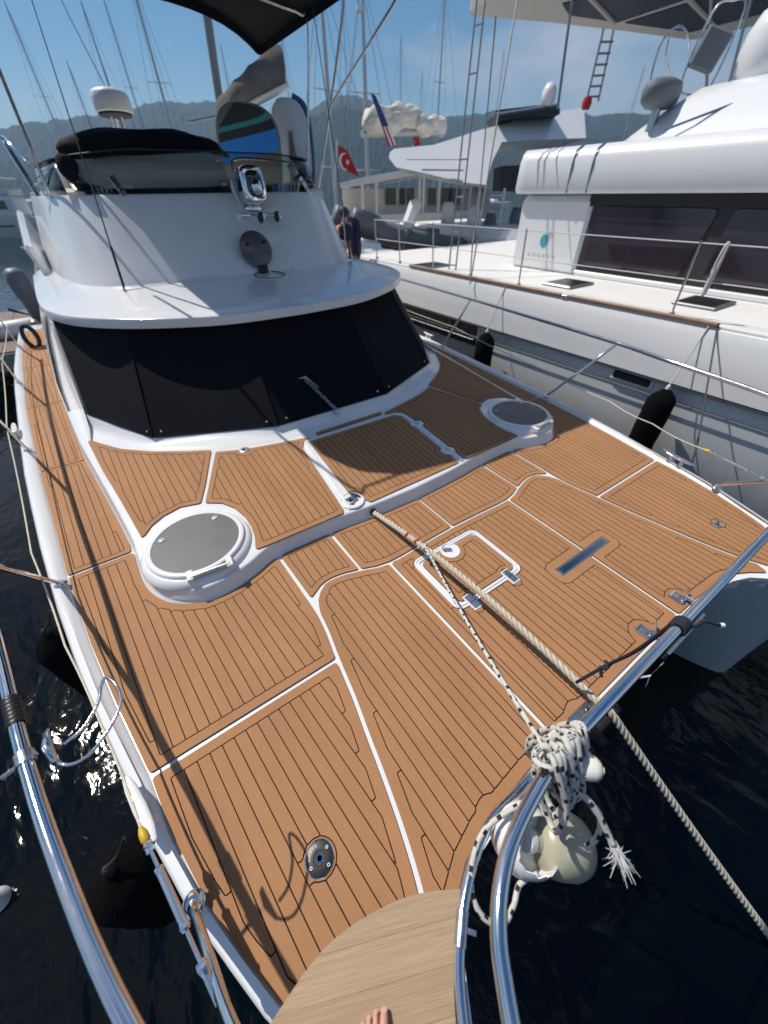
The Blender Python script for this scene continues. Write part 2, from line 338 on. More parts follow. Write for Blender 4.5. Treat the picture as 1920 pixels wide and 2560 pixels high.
def panel(outline, zf=ZERO, slope=0., off=0., pitch=.0635, margin=.055, holes=(), bumps=(), r=.022, plain=False, parent=None, name='deck_panel', label=None, nib=.4):
    """holes: polygons cut through border and planks, (poly, margin); bumps: (poly, margin) only push planks away"""
    pl = fillet(outline, r); ob = MB(); planks = []; grown = []
    if not plain:
        A = np.array(pl); s_all = A[:, 0]-slope*A[:, 1]; k0 = int(math.floor((s_all.min()-off)/pitch)); k1 = int(math.ceil((s_all.max()-off)/pitch))
        dy = .0055
        for k in range(k0, k1):
            a, b = off+k*pitch, off+(k+1)*pitch; S = np.linspace(a-.008, b+.008, 18); Y = np.arange(A[:, 1].min()-.01, A[:, 1].max()+.02, dy)
            SS, YY = np.meshgrid(S, Y, indexing='ij'); P = np.c_[(SS+slope*YY).ravel(), YY.ravel()]
            f = sdf(P, pl)-margin
            for h, mg in list(holes)+list(bumps): f = np.minimum(f, -sdf(P, h)-mg)
            f = f.reshape(SS.shape); w = np.clip(f/(S[1]-S[0])+.5, 0, 1); inn = (SS >= a) & (SS <= b); w = (w*inn).sum(0)*(S[1]-S[0])
            low = (w > .002) & (w < nib*pitch); j = 0
            while j < len(low):                       # only shallow tapers get a nibbed end
                if low[j]:
                    e = j
                    while e < len(low) and low[e]: e += 1
                    if (e-j)*dy < .075: w[j:e] = pitch
                    j = e
                else: j += 1
            w = np.where(w <= .002, pitch, w)
            g = np.minimum(f, np.minimum(SS-a, b-SS)); g = np.minimum(g, ((w-nib*pitch)*3)[None, :]); g[0, :] = g[-1, :] = -.05; g[:, 0] = g[:, -1] = -.05
            new = []
            for lp in contours(g, S, Y, .0027):
                q = rdp([(x+slope*y, y) for x, y in lp], .0009)
                if len(q) > 3 and abs(area(q)) > 1.6e-3: planks.append(ccw(q)); new.append(q)
            for q in new: grown.append(inset(ccw(q), -.0054))
    flat = zf is ZERO; A = np.array(pl); extra = []
    if not flat: extra = [(x, y) for x in np.arange(A[:, 0].min(), A[:, 0].max(), .12) for y in np.arange(A[:, 1].min(), A[:, 1].max(), .12) if inside((x, y), pl)]
    hp = [ccw(h) for h, _ in holes]
    V, F = cdt([pl], extra); ob.add([(v.x, v.y, zf(v.x, v.y)+H0) for v in V], F, 1)
    V, F = cdt([pl]+grown+hp, extra); n = len(V); vs = [(v.x, v.y, zf(v.x, v.y)+H1) for v in V]; fs = [tuple(f) for f in F]; ec = {}
    for f in fs:
        for i in range(len(f)): ec[(f[i], f[(i+1) % len(f)])] = 1
    vs += [(v.x, v.y, zf(v.x, v.y)+.0005) for v in V]; ob.add(vs, fs, 0); ob.add(vs, [(b, a, a+n, b+n) for (a, b) in ec if (b, a) not in ec], 1); o = ob.build(name, [TEAK, GROOVE], parent or boat, label=label)
    for q in planks:
        m = len(q); vs = [(x, y, zf(x, y)+H1) for x, y in q]+[(x, y, zf(x, y)+H0-.001) for x, y in q]
        mesh('plank', vs, [tuple(range(m))]+[((i+1) % m, i, i+m, (i+1) % m+m) for i in range(m)], [TEAK, GROOVE], o).data.polygons.foreach_set('material_index', [0]+[1]*m); NPL[0] += 1
    return o
def circ(x, y, r, n=24, sy=1.): return [(x+r*math.cos(2*math.pi*k/n), y+r*sy*math.sin(2*math.pi*k/n)) for k in range(n)]
def rrect(x0, y0, x1, y1, r, n=5): return fillet([(x0, y0), (x1, y0), (x1, y1), (x0, y1)], r, n)
def mir(p, s): return [(s*x, y) for x, y in p]
G = .012
CURV = [(1.35, 1.45), (1.365, 1.3), (1.40, 1.09), (1.435, .84), (1.47, .65), (1.51, .42), (1.555, .2), (1.61, .0), (1.68, -.16), (1.76, -.34)]
cs = spline(CURV, 4)
cin = [p for p in offs(cs, -G*1.1)]; cou = [p for p in offs(cs, G*1.1)]
if cin[5][0] > cou[5][0]: cin, cou = cou, cin
TR = spline([(0, 1.568), (.3, 1.56), (.69, 1.55), (.9, 1.615), (1.05, 1.66), (1.17, 1.668), (1.27, 1.632), (1.33, 1.555)], 4)
trf = [(x, y-G) for x, y in TR if x < 1.2]+[(1.255, 1.61), (1.30, 1.555), (1.325, 1.49)]
def trb(x): return float(np.interp(x, [p[0] for p in TR], [p[1] for p in TR]))+G
def crb(x): return float(np.interp(x, [p[0] for p in cb[:60]], [p[1] for p in cb[:60]]))-.012
fx = lambda y: .664+.0133*(y-.05)
def dkc(y0, y1):                                   # deck edge points between two y
    ys = sorted([y0, y1]+[y for y, _ in DK if y0 < y < y1]); return [(dk(y), y) for y in ys]
front = [(.9, .035), (1.1, .02), (1.25, .008), (1.39, -.032), (1.5, -.092), (1.6, -.168)]
# hinge and latch recesses that the planks step around
LATCH = [(.34, .10), (.80, .11)]
HO = rrect(-.545, .905, .13, 1.455, .075); SLOT = rrect(.315, .69, .94, .765, .004)
for s in (-1, 1):
    sd = 'port' if s > 0 else 'starboard'
    # centre side panel between straight seam and curved seam
    p = [(fx(.04)+G, .04)]+front+[q for q in cin[::-1] if q[1] > -.12 and q[1] < 1.45]+trf[::-1]
    p = [q for q in p if q[0] > fx(q[1])+G*1.02 or q[1] < .045]; p += [(fx(1.54)+G, 1.538)]
    h = [(SLOT, .075)] if s > 0 else []
    b = [(circ(LATCH[1][0], LATCH[1][1]-.03, .055), .05)] if s > 0 else [(circ(-1.17, .0, .03), .06)]
    panel(mir(p, s), slope=s*.033, off=s*.01, holes=[(SLOT, .07)] if s > 0 else (), bumps=b)
    # bow panel
    p = [q for q in cou if q[1] < 1.082][::-1]; p = [(1.80, -.40), (1.87, -.42), (1.93, -.36)]+dkc(-.27, 1.078)+[(1.405+G, 1.078)]+p[::-1]
    pl_ = circ(-1.907, .337, .066) if s < 0 else circ(1.90, .28, .045)
    panel(mir(p, s), slope=s*.12, off=.02, holes=[(pl_, .008)])
    # mid panel that wraps round the hatch end of the coachroof
    p = [(1.398+G, 1.104)]+[q for q in cou[::-1] if q[1] > 1.12]+[(1.352+G, 1.56), (1.372+G, 2.098)]
    p += [(x, y-.012) for x, y in cb if 1.40 < x < 1.95 and y < 2.3]+[(x+.012, y-.004) for x, y in cb if 1.97 < x and y < 2.83]
    p += [(2.34, 2.838)]+dkc(1.104, 2.832)[::-1]
    panel(mir(p, s), slope=s*.11, off=.0)
    # small panels against the coachroof step
    a = [(x, trb(x)) for x in np.linspace(.010, .893, 9)]+[(x, crb(x)) for x in np.linspace(.893, .010, 7)]; panel(mir(a, s), off=.01, margin=.05)
    a = [(x, trb(x)) for x in np.linspace(.914, 1.28, 8)]+[(1.335, 1.60), (1.358, 2.09)]+[(x, crb(x)) for x in np.linspace(1.33, .922, 6)]; panel(mir(a, s), off=.02, margin=.045)
    # side decks
    for y0, y1 in ((2.862, 4.688), (4.704, 6.672), (6.688, 8.635), (8.65, 9.72), (9.735, 11.5)):
        inn = [(x+.012, y) for x, y in cb if y0 < y < y1 and x > 2.3]; xi = lambda y: float(np.interp(y, [q[1] for q in cb if q[0] > 2.325], [q[0] for q in cb if q[0] > 2.325]))+.012
        panel(mir([(xi(y0), y0)]+inn+[(xi(y1), y1)]+dkc(y0, y1)[::-1], s), slope=s*.1, off=.03, margin=.045)
# centre panel with the anchor locker hatch
p = [(fx(.045)-G, .045)]+[(fx(1.5)-G, 1.54)]+[(x, y-G) for x, y in TR[::-1] if x < .67]; p += [(-x, y) for x, y in p[::-1]][1:]
panel(p, off=.0, holes=[(HO, .004), (SLOT, .07)], bumps=[(circ(.34, .09, .055), .05), (circ(-.45, .02, .05), .05), (circ(-.016, .86, .03), .012), (circ(-.41, .86, .03), .012)])
# ------------------------------------------------------------------ coachroof panels
HC = (1.869, 2.467)
CR1 = [(2.222, 2.80), (2.30, 3.386), (2.39, 4.0), (2.465, 4.66), (2.445, 4.71), (2.355, 4.55), (2.185, 4.28), (1.93, 4.0), (1.64, 3.77), (1.425, 3.645), (1.622, 3.15), (1.725, 2.925), (1.885, 2.98), (2.03, 2.95), (2.13, 2.89), (2.195, 2.81)]
CR2 = [(1.395, 3.59), (1.187, 3.50), (1.046, 3.462), (.50, 3.345), (.478, 3.305), (.585, 3.27), (.625, 3.2), (.722, 2.19), (.745, 2.15), (1.0, 2.152), (1.36, 2.158), (1.515, 2.165), (1.475, 2.29), (1.458, 2.42), (1.462, 2.55), (1.50, 2.7), (1.575, 2.825), (1.69, 2.905)]
HNG = [(.688, 2.956), (.643, 2.37)]
for s in (-1, 1):
    panel(mir(CR1, s), zf=zcr, slope=s*.05, off=.01, margin=.05)
    b = [(circ(x+.03, y, .085), .045) for x, y in HNG] if s > 0 else [(circ(-1.142, 3.46, .05), .05)]
    h = [(circ(x+.01, y, .085), .045) for x, y in HNG] if s > 0 else [(circ(-1.142, 3.475, .052), .05)]
    c2_ = CR2 if s < 0 else CR2[:4]+[(.50, 3.31), (.64, 3.285), (.705, 3.2), (.727, 2.9), (.70, 2.19), (.715, 2.155)]+CR2[9:]
    panel(mir(c2_, s), zf=zcr, slope=.0, off=.03, margin=.05, holes=h)
CR3 = [(-.52, 3.262), (.575, 3.24), (.635, 3.165), (.60, 2.15), (-.47, 2.14), (-.575, 2.33)]
rb = spline([(-.668, 2.16), (-.62, 2.6), (-.575, 3.1), (-.555, 3.24), (-.50, 3.297), (0, 3.292), (.55, 3.275), (.645, 3.235), (.678, 3.14), (.672, 2.7), (.652, 2.16)], 6)
MB().loft([[(x+d[0]*w, y+d[1]*w, zcr(x, y)+h) for (x, y), d in zip(rb, [(lambda t: (-t[1], t[0]))((np.array(rb[min(i+1, len(rb)-1)])-np.array(rb[max(i-1, 0)]))/np.linalg.norm(np.array(rb[min(i+1, len(rb)-1)])-np.array(rb[max(i-1, 0)]))) for i in range(len(rb))])] for w, h in ((-.022, -.004), (-.019, .008), (-.005, .012), (.005, .012), (.019, .008), (.022, -.004))], cap=False).build('locker_rim', GEL, boat, smooth=50)
panel(CR3, zf=zcr, slope=.02, off=.0, margin=.055, holes=[(circ(-.60, 2.25, .115), .05)]+[(circ(x-.01, y, .08), .045) for x, y in HNG])
panel([(-.385, 3.335), (.47, 3.335), (.465, 3.385), (-.375, 3.385)], zf=zcr, plain=True, r=.012)
# ------------------------------------------------------------------ superstructure
def both(h): return [(-p[0],)+tuple(p[1:]) for p in h[::-1]][:-1]+list(h)
A = spline([(0, 3.40), (.5, 3.40), (1.05, 3.50), (1.42, 3.68), (1.66, 3.83), (1.95, 4.06), (2.2, 4.34), (2.37, 4.6), (2.50, 4.86)], 3)
B = spline([(0, 3.60, .305), (.5, 3.602, .306), (.72, 3.615, .306), (1.2, 3.84, .295), (1.5, 3.99, .288), (1.87, 4.19, .28), (2.1, 4.56, .305), (2.28, 4.85, .335), (2.385, 5.03, .355)], 3)
secs = [[], [], [], [], [], [], []]
for (ax_, ay_), (bx, by, bz) in zip(A, B):
    za = zcr(ax_, ay_)
    for k, (t, u) in enumerate(((0, -.02), (.12, .02), (.45, .10), (.72, .32), (.9, .75), (.97, .96), (1, 1))):
        secs[k].append((ax_+(bx-ax_)*t, ay_+(by-ay_)*t, za+.003+(bz-za)*u if u >= 0 else za-.01))
secs.append([(x*.985, y+.06, z+.004) for x, y, z in secs[-1]])
MB().loft([both(s) for s in secs], cap=False).build('windscreen_coaming', GEL, boat, smooth=60)
# cabin sides
for s in (-1, 1):
    secs = []
    for y in (4.3, 4.6, 4.86, 5.03, 5.25, 5.5, 5.83, 6.3, 7, 8, 9, 10, 12):
        cx = float(np.interp(y, [q[1] for q in cb if q[0] > 2.325], [q[0] for q in cb if q[0] > 2.325])); zt = interp([(4.3, .17), (4.6, .2), (4.86, .26), (5.03, .36), (5.83, 1.13), (6.3, 1.25), (12, 1.25)], y)
        pr = [(0, .0), (.004, .02), (.03, .11), (.06, .15), (.15, .225), (.19, .27), (.21, .36), (.39, 1.25)]
        secs.append([(s*(cx-interp([(b, a) for a, b in pr], min(z, zt))), y, min(z, zt)) for z in (0, .02, .11, .15, .19, .225, .27, .36, .6, .85, 1.25)])
    MB().loft(secs, cap=False).build('cabin_side', GEL, boat, smooth=50)
# windscreen cover: five canvas panels and their bindings
bot = [(-2.375, 5.02, .365), (-1.87, 4.175, .292), (-.711, 3.60, .318), (.711, 3.60, .318), (1.87, 4.175, .292), (2.375, 5.02, .365)]
top = [(-2.30, 5.87, 1.20), (-1.665, 4.95, 1.21), (-.62, 4.39, 1.21), (.62, 4.39, 1.21), (1.665, 4.95, 1.21), (2.30, 5.87, 1.20)]
for i in range(5):
    b0, b1, t0, t1 = [np.array(q) for q in (bot[i], bot[i+1], top[i], top[i+1])]; nu, nv = 14, 12; vs = []; nrm = np.cross(b1-b0, t0-b0); nrm /= np.linalg.norm(nrm)
    for v in range(nv+1):
        for u in range(nu+1):
            a, c = u/nu, v/nv; p = (b0*(1-a)+b1*a)*(1-c)+(t0*(1-a)+t1*a)*c
            w = math.sin(math.pi*a)*math.sin(math.pi*c); e = min(a, 1-a, c, 1-c)
            p = p+nrm*(-.018*w+.006*math.sin(9*a+7*c+i*2)*math.sin(5*c+i)*min(1, e*6)+.004*math.sin(31*a+i)*(1-c)**3)
            vs.append(p)
    o = mesh('cover_panel', vs, [(v*(nu+1)+u, v*(nu+1)+u+1, (v+1)*(nu+1)+u+1, (v+1)*(nu+1)+u) for v in range(nv) for u in range(nu)], NAVY, boat, smooth='all')
    bd = MB()
    bd.tube([b0-nrm*-.004, b1+nrm*.004], .007, 6)
    bd.build('hem', NAVY, o, smooth=True)
    st = MB()
    for a in ((.08, .92) if i in (1, 2, 3) else (.95,) if i == 0 else (.05,)):
        p = b0*(1-a)+b1*a+(t0-b0)*.045+nrm*.006; st.lathe([(.011, 0), (.011, .003), (.006, .006), (0, .006)], p, nrm, 10)
    st.build('snap_button', STEEL, o, smooth=True)
for i in range(1, 5):
    MB().tube([np.array(bot[i])+np.array((0, -.012, .0)), np.array(top[i])+np.array((0, -.012, 0))], .006, 6).build('cover_seam', NAVY, boat, smooth=True)
# wiper
w = MB(); a = np.array((-.02, 3.575, .33)); dw = ray(757, 943); tw = (3.57-.885*.318+.885*CAM[2])/(dw[1]-.885*dw[2]); b = CAM+dw*tw; w.lathe([(.028, 0), (.028, .03), (.015, .045), (0, .045)], (-.02, 3.555, .29), (0, -.4, 1), 14)
for d in (-.012, .012): w.tube([a+np.array((d, -.02, 0)), b+np.array((d, -.012, 0))], .006, 6)
w.tube([b+np.array((-.05, -.01, .0)), b+np.array((.03, -.01, .0))], .007, 6); w.tube([b+np.array((.02, -.01, .01)), a*.35+b*.65+np.array((.05, .0, .0))], .007, 6); w.build('wiper', STEELB, boat, smooth=True)
# brow
O = spline([(0, 4.20), (.6, 4.245), (1.0, 4.36), (1.45, 4.6), (1.8, 4.87), (2.1, 5.22), (2.27, 5.6), (2.36, 6.0), (2.41, 6.6), (2.45, 7.4), (2.50, 8.6)], 3)
FB = spline([(0, 5.80), (.55, 5.795), (1.0, 5.80), (1.3, 5.84), (1.5, 5.92), (1.68, 6.07), (1.83, 6.28), (1.93, 6.5), (2.03, 6.95), (2.12, 7.5), (2.27, 8.9)], 3)
FT = spline([(0, 6.42), (.55, 6.425), (1.0, 6.435), (1.25, 6.46), (1.42, 6.52), (1.56, 6.62), (1.68, 6.78), (1.76, 6.98), (1.84, 7.35), (1.92, 7.9), (2.06, 9.1)], 3)
mixp = lambda a, b, t: (a[0]+(b[0]-a[0])*t, a[1]+(b[1]-a[1])*t)
def ring(t, z, zz=0): return [(*mixp(a, b, t), z+zz) for a, b in zip(O, FB)]
secs = [ring(.28, 1.195), ring(.012, 1.188), ring(.003, 1.190), ring(0, 1.196), ring(.004, 1.268), ring(.008, 1.276), ring(.016, 1.281), ring(.35, 1.32), ring(.7, 1.352), ring(.9, 1.372), ring(.985, 1.382), ring(1.0, 1.40)]
MB().loft([both(s) for s in secs], cap=False).build('brow', GEL, boat, smooth=24)
ce = MB(); q = both(ring(.25, 1.194)); n = len(q); ce.add([(x, y, 1.205) for x, y, _ in q], [tuple(range(n))]); ce.build('brow_underside', GELS, boat)
# flybridge front and sides
def fr(t, z, d=0): return [(*mixp(a, b, t), z) for a, b in zip(FB, FT)]
fin = [(x*(1-.05), y+.06) for x, y in FT]
secs = [fr(.0, 1.38), fr(.02, 1.40), fr(.3, 1.63), fr(.62, 1.90), fr(.9, 2.13), fr(.975, 2.19), fr(1.0, 2.205), [(x*.985, y+.018, 2.212) for x, y in FT], [(x*.955, y+.055, 2.21) for x, y in FT], [(x*.945, y+.07, 2.19) for x, y in FT], [(x*.94, y+.08, 1.55) for x, y in FT]]
MB().loft([both(s) for s in secs], cap=False).build('flybridge_front', GEL, boat, smooth=40)
CREAM = mat('cream_gelcoat', (.74, .70, .60), .3, coat=.2, var=.04)
q = both([(x*.95, y+.07, 1.6) for x, y in FT]); MB().add([(x, y, 1.6) for x, y, _ in q], [tuple(range(len(q)))]).build('flybridge_floor', CREAM, boat)
# cream dash behind the glass
d = MB(); secs = []
for x in np.linspace(-1.62, .28, 20):
    e = max(0, (abs(x+.67)-.75)/.2); h = .44-.10*max(0, (-x-1.2)/.4) - (.06*max(0, e))
    b = .05*math.sin((x+1.6)*2.2)
    secs.append([(x, 6.53+.05*abs(x), 2.0), (x, 6.53+.05*abs(x), 2.235), (x, 6.66+.05*abs(x)+b*.5, 2.27), (x, 6.86+b, 2.2+h*.85), (x, 6.92+b, 2.2+h), (x, 7.1, 2.2+h), (x, 7.2, 2.1), (x, 7.2, 1.6)])
d.loft(secs, closed=True); d.build('dash', CREAM, boat, smooth=40)
d = MB()
d.box((.98, 6.76, 2.13), (1.3, .36, .24), ch=.03); d.build('side_seat', CREAM, boat)
# tinted flybridge windscreen
TG = glass('tinted_acrylic', (.86, .87, .84), .03)
gh = lambda x: 2.60-.05*max(0, abs(x)-.9)-.04*max(0, -x-.9)
ga = [(x*.975, y+.03) for x, y in FT]; gb = [(x*.93, y+.13) for x, y in FT]
bot_ = both([(x, y, 2.21) for x, y in ga]); top_ = both([(x, y, 0) for x, y in gb])
lim = [i for i, p in enumerate(bot_) if p[1] < 8.6]; i0 = next(i for i, p in enumerate(bot_) if p[0] > .13)
for idx in ([i for i in lim if i <= i0], [i for i in lim if i >= i0]):
    out = [[bot_[i] for i in idx], [((bot_[i][0]+top_[i][0])/2, (bot_[i][1]+top_[i][1])/2, (2.21+gh(bot_[i][0]))/2) for i in idx], [(top_[i][0], top_[i][1], gh(bot_[i][0])) for i in idx]]
    inn = [[(x*.996, y+.006, z) for x, y, z in r] for r in out]
    o = MB().loft(out+inn[::-1]+[out[0]], cap=False).build('flybridge_windscreen', TG, boat, smooth='all')
    MB().tube([(p[0], p[1], p[2]+.004) for p in out[2]], .008, 6).build('edge_trim', BLACK, o, smooth=True)
# chrome hand rail frame behind the right glass
c = MB(); c.tube(spline([(.36, 6.62, 2.22), (.36, 6.68, 2.48), (.44, 6.7, 2.55), (.8, 6.72, 2.555), (1.35, 6.8, 2.53), (1.52, 6.95, 2.50), (1.58, 7.2, 2.48), (1.6, 7.3, 2.22)], 6), .014, 8); c.build('grab_rail', STEELB, boat, smooth=True)
def bracket(x, y, z, rz):
    m = MB(); m.box((0, 0, .10), (.07, .012, .22), ch=.01); m.xform(Matrix.Translation((x, y, z)) @ Matrix.Rotation(rz, 4, 'Z') @ Matrix.Rotation(-.5, 4, 'X') @ Matrix.Rotation(-.35, 4, 'Y'))
    o = m.build('glass_bracket', STEELB, boat)
    for k in (.06, .15):
      n_ = MB(); n_.lathe([(.012, 0), (.012, .006), (0, .006)], (0, -.006, k), (0, -1, 0), 8)
      n_.xform(Matrix.Translation((x, y, z)) @ Matrix.Rotation(rz, 4, 'Z') @ Matrix.Rotation(-.5, 4, 'X') @ Matrix.Rotation(-.35, 4, 'Y')).build('bolt', BLACK, o)
bracket(-1.06, 6.44, 2.2, 0); bracket(1.36, 6.49, 2.2, .3)
jp = MB()
for z in (2.3, 2.52): jp.box((.14, 6.47+(z-2.21)*.26, z), (.07, .02, .03), ch=.005)
jp.build('glass_joint_plate', STEELB, boat)
# searchlight
m = MB(); m.box((0, .07, -.06), (.26, .2, .42), ch=.03, tilt=Matrix.Rotation(-.55, 3, 'X')); m.xform(Matrix.Translation((.34, 6.40, 2.2))); sl = m.build('searchlight', GEL, boat)
m = MB(); secs = []
for y, sx, sz in ((-.17, .135, .16), (-.16, .155, .18), (-.12, .165, .195), (0, .16, .20), (.10, .14, .17), (.16, .09, .10), (.18, .01, .01)):
    secs.append([(sx*math.copysign(abs(math.cos(a))**.6, math.cos(a)), y, sz*math.copysign(abs(math.sin(a))**.6, math.sin(a))) for a in np.linspace(0, 2*math.pi, 28)[:-1]])
m.loft(secs, closed=True).xform(Matrix.Translation((.41, 6.32, 2.27)) @ Matrix.Rotation(.12, 4, 'Z') @ Matrix.Rotation(-.15, 4, 'X')).build('lamp_housing', STEEL, sl, smooth=50)
LENS = glass('lamp_lens', (.25, .26, .28), .02, 1.8)
m = MB(); secs = []
for y, k in ((-.176, .80), (-.20, .72), (-.215, .5), (-.222, .02)): secs.append([(k*.14*math.copysign(abs(math.cos(a))**.6, math.cos(a)), y, k*.165*math.copysign(abs(math.sin(a))**.6, math.sin(a))) for a in np.linspace(0, 2*math.pi, 28)[:-1]])
m.loft(secs, closed=True).xform(Matrix.Translation((.41, 6.32, 2.27)) @ Matrix.Rotation(.12, 4, 'Z') @ Matrix.Rotation(-.15, 4, 'X')).build('lamp_glass', mat('dark_lens', (.02, .02, .022), .04, coat=1.), sl, smooth=60)
m = MB(); m.lathe([(.13, 0), (.135, .02), (.12, .05), (.10, .055), (0, .055)], (.40, 6.33, 2.03), (0, 0, 1), 20); m.build('swivel_base', STEEL, sl, smooth=50)
m = MB(); m.lathe([(.075, 0), (.075, .05), (.03, .09), (0, .09)], (.44, 6.15, 2.26), (0, -1, 0), 20); m.build('reflector', STEEL, sl, smooth=50)
# twin horns
hn = MB(); hn.box((.3, 6.24, 1.97), (.34, .10, .12), ch=.04, tilt=Matrix.Rotation(-.5, 3, 'X')); hn = hn.build('horn', GEL, boat)
for x, y0, y1 in ((.36, 6.2, 5.93), (.60, 6.22, 5.98)):
    m = MB(); m.tube([(x-.16, y0, 1.99), (x-.06, (y0+y1)/2+.05, 1.98), (x-.02, y1+.05, 1.97), (x, y1, 1.965)], [.018, .024, .036, .062], 16, cap=False); m.build('trumpet', STEEL, hn, smooth='all')
    m = MB(); m.lathe([(.0, 0), (.05, .002)], (x-.005, y1+.03, 1.967), (.15, -1, 0), 16); m.build('trumpet_throat', BLACK, hn)
# open round port: ring on the brow, lid standing up
pm = MB(); pm.lathe([(.245, 0), (.245, .014), (.23, .026), (.20, .03), (.195, .02), (.195, .0)], (.22, 5.62, 1.352), (0, -.08, 1), 36, cap=False); pm = pm.build('round_port', GEL, boat, smooth=40)
m = MB(); m.lathe([(.196, .0), (.204, .010), (.198, .016), (.190, .012), (.196, 0)], (.22, 5.62, 1.372), (0, -.08, 1), 32, cap=False); m.build('port_gasket', BLACK, pm, smooth=True)
m = MB(); m.lathe([(.0, 0), (.19, 0)], (.22, 5.62, 1.366), (0, -.08, 1), 32); m.build('port_opening', mat('pale_lining', (.45, .47, .5), .6), pm)
LID = mat('smoked_acrylic', (.085, .075, .08), .25, coat=.3)
m = MB(); m.lathe([(.20, -.012), (.21, -.006), (.21, .006), (.20, .012), (0, .012)], (.19, 5.88, 1.645), (0, -1, .42), 36); m.build('port_lid', LID, pm, smooth=40)
m = MB(); m.box((.2, 5.775, 1.43), (.13, .03, .10), ch=.008); m.build('lid_hinge', BLACK, pm)
for x, z in ((.08, 1.70), (.32, 1.71)): m = MB(); m.lathe([(.018, 0), (.018, .02), (0, .02)], (x, 5.895, z), (0, -1, .42), 10); m.box((x+.01, 5.865, z+.012), (.045, .012, .012), rz=.2); m.build('lid_catch', BLACK, pm)
# antennas
def whip(base, top_pt, r0=.012):
    b, t = np.array(base), np.array(top_pt); d = (t-b)/np.linalg.norm(t-b); m = MB()
    m.lathe([(.04, 0), (.04, .008), (.02, .02), (.016, .06), (0, .06)], base, (0, 0, 1), 12); m = m.build('antenna', STEELB, boat, smooth=40)
    MB().tube([b+d*.03, b+d*.5], .014, 8).build('antenna_ratchet', BLACK, m, smooth=True)
    MB().tube([b+d*.5, t], [r0*.7, .004], 6).build('whip', mat('dark_fibreglass', (.06, .06, .065), .4), m, smooth=True)
whip((-1.50, 5.72, 1.345), tuple(az(60, -60, 3.9)+np.array((0, 0, 0))))
whip((1.62, 5.85, 1.38), (1.64, 6.6, 4.6))
# bundled navy canvas on the dash
cv = MB(); secs = []; tp = [(143, 368), (165, 352), (215, 332), (262, 323), (340, 324), (420, 326), (460, 333), (492, 341), (520, 350), (545, 368), (566, 388)]; bt_ = [(160, 408), (172, 406), (215, 402), (262, 398), (340, 394), (420, 388), (460, 386), (492, 385), (520, 383), (545, 386), (568, 392)]
tp = spline(tp, 4); bt_ = spline(bt_, 4)
for i, (a, b) in enumerate(zip(tp, bt_)):
    p, q = ay(a[0], a[1], 7.15), ay(b[0], b[1], 6.95); c = (p+q)/2; h = max(.02, (p[2]-q[2])/2); dep = .06+.22*min(1, i/6, (len(tp)-1-i)/6); sec = []
    for k in range(18):
        t = 2*math.pi*k/18; wv = 1+.06*math.sin(3*t+i*.35)+.04*math.sin(7*t+i*.6); sec.append((c[0]+.02*math.sin(t*2+i*.5), c[1]+dep*math.cos(t)*wv, c[2]+h*math.copysign(abs(math.sin(t))**.75, math.sin(t))*wv))
    secs.append(sec)
cv.loft(secs, closed=True)
cvo = cv.build('folded_canvas', NAVY, boat, smooth='all')
m = MB(); e = [ay(165, 395, 6.75), ay(170, 425, 6.72), ay(182, 455, 6.70)]; m.tube(spline(e, 4), [.09, .10, .10, .10, .095, .085, .07, .05, .015], 8); m.build('canvas_flap', NAVY, cvo, smooth='all')
# fly side rails, arch with radar dome, side wing
m = MB(); m.box((-2.28, 9.0, 1.55), (.10, 2.0, .66), ch=.05, tilt=Matrix.Rotation(.18, 3, 'X') @ Matrix.Rotation(-.2, 3, 'Y')); m.build('flybridge_wing', GEL, boat)
m = MB(); m.tube([(-2.35, 8.2, 1.62), (-2.42, 8.25, 1.66), (-2.42, 8.6, 1.62), (-2.35, 8.65, 1.58)], .014, 8); m.build('wing_grab_handle', STEEL, boat, smooth=True)
for yy in (7.4, 8.2, 9.0):
    m = MB(); m.tube([(-1.93, yy, 2.2), (-2.02, yy+.15, 2.75)], .014, 8); m.build('flybridge_stanchion', STEEL, boat, smooth=True)
m = MB(); m.tube(spline([(-1.87, 7.1, 2.5), (-1.98, 7.5, 2.72), (-2.03, 8.4, 2.76), (-2.06, 9.6, 2.76)], 6), .016, 8); m.build('flybridge_rail', STEEL, boat, smooth=True)
RD = ay(278, 254, 9.0)
m = MB()
for dx, dy in ((-.07, 0), (.07, 0), (0, .12)): m.tube([RD+np.array((dx*1.6, .25+dy*2, -.75)), RD+np.array((dx, dy, -.14))], .018, 8)
m.build('radar_mast', STEELB, boat, smooth=True)
m = MB(); m.lathe([(.23, -.125), (.25, -.115), (.258, -.07), (.258, .015), (.247, .07), (.215, .105), (.155, .123), (0, .13)], RD, (0, .05, 1), 36); rd = m.build('radar_dome', mat('dome_grey', (.62, .64, .68), .4), boat, smooth=50)
m = MB(); m.lathe([(.185, -.155), (.222, -.15), (.23, -.125)], RD, (0, .05, 1), 36); m.build('dome_base', BLACK, rd, smooth=50)
m = MB(); m.tube([RD+np.array((.28, .5, -.7)), RD+np.array((-.06, .8, .9)), RD+np.array((-.12, .84, 1.25))], [.012, .01, .008], 6); m.lathe([(.05, 0), (.055, .06), (.05, .2), (.03, .22), (0, .22)], tuple(RD+np.array((-.12, .84, 1.22))), (0, 0, 1), 12); m.build('gps_pole', STEELB, boat, smooth=40)
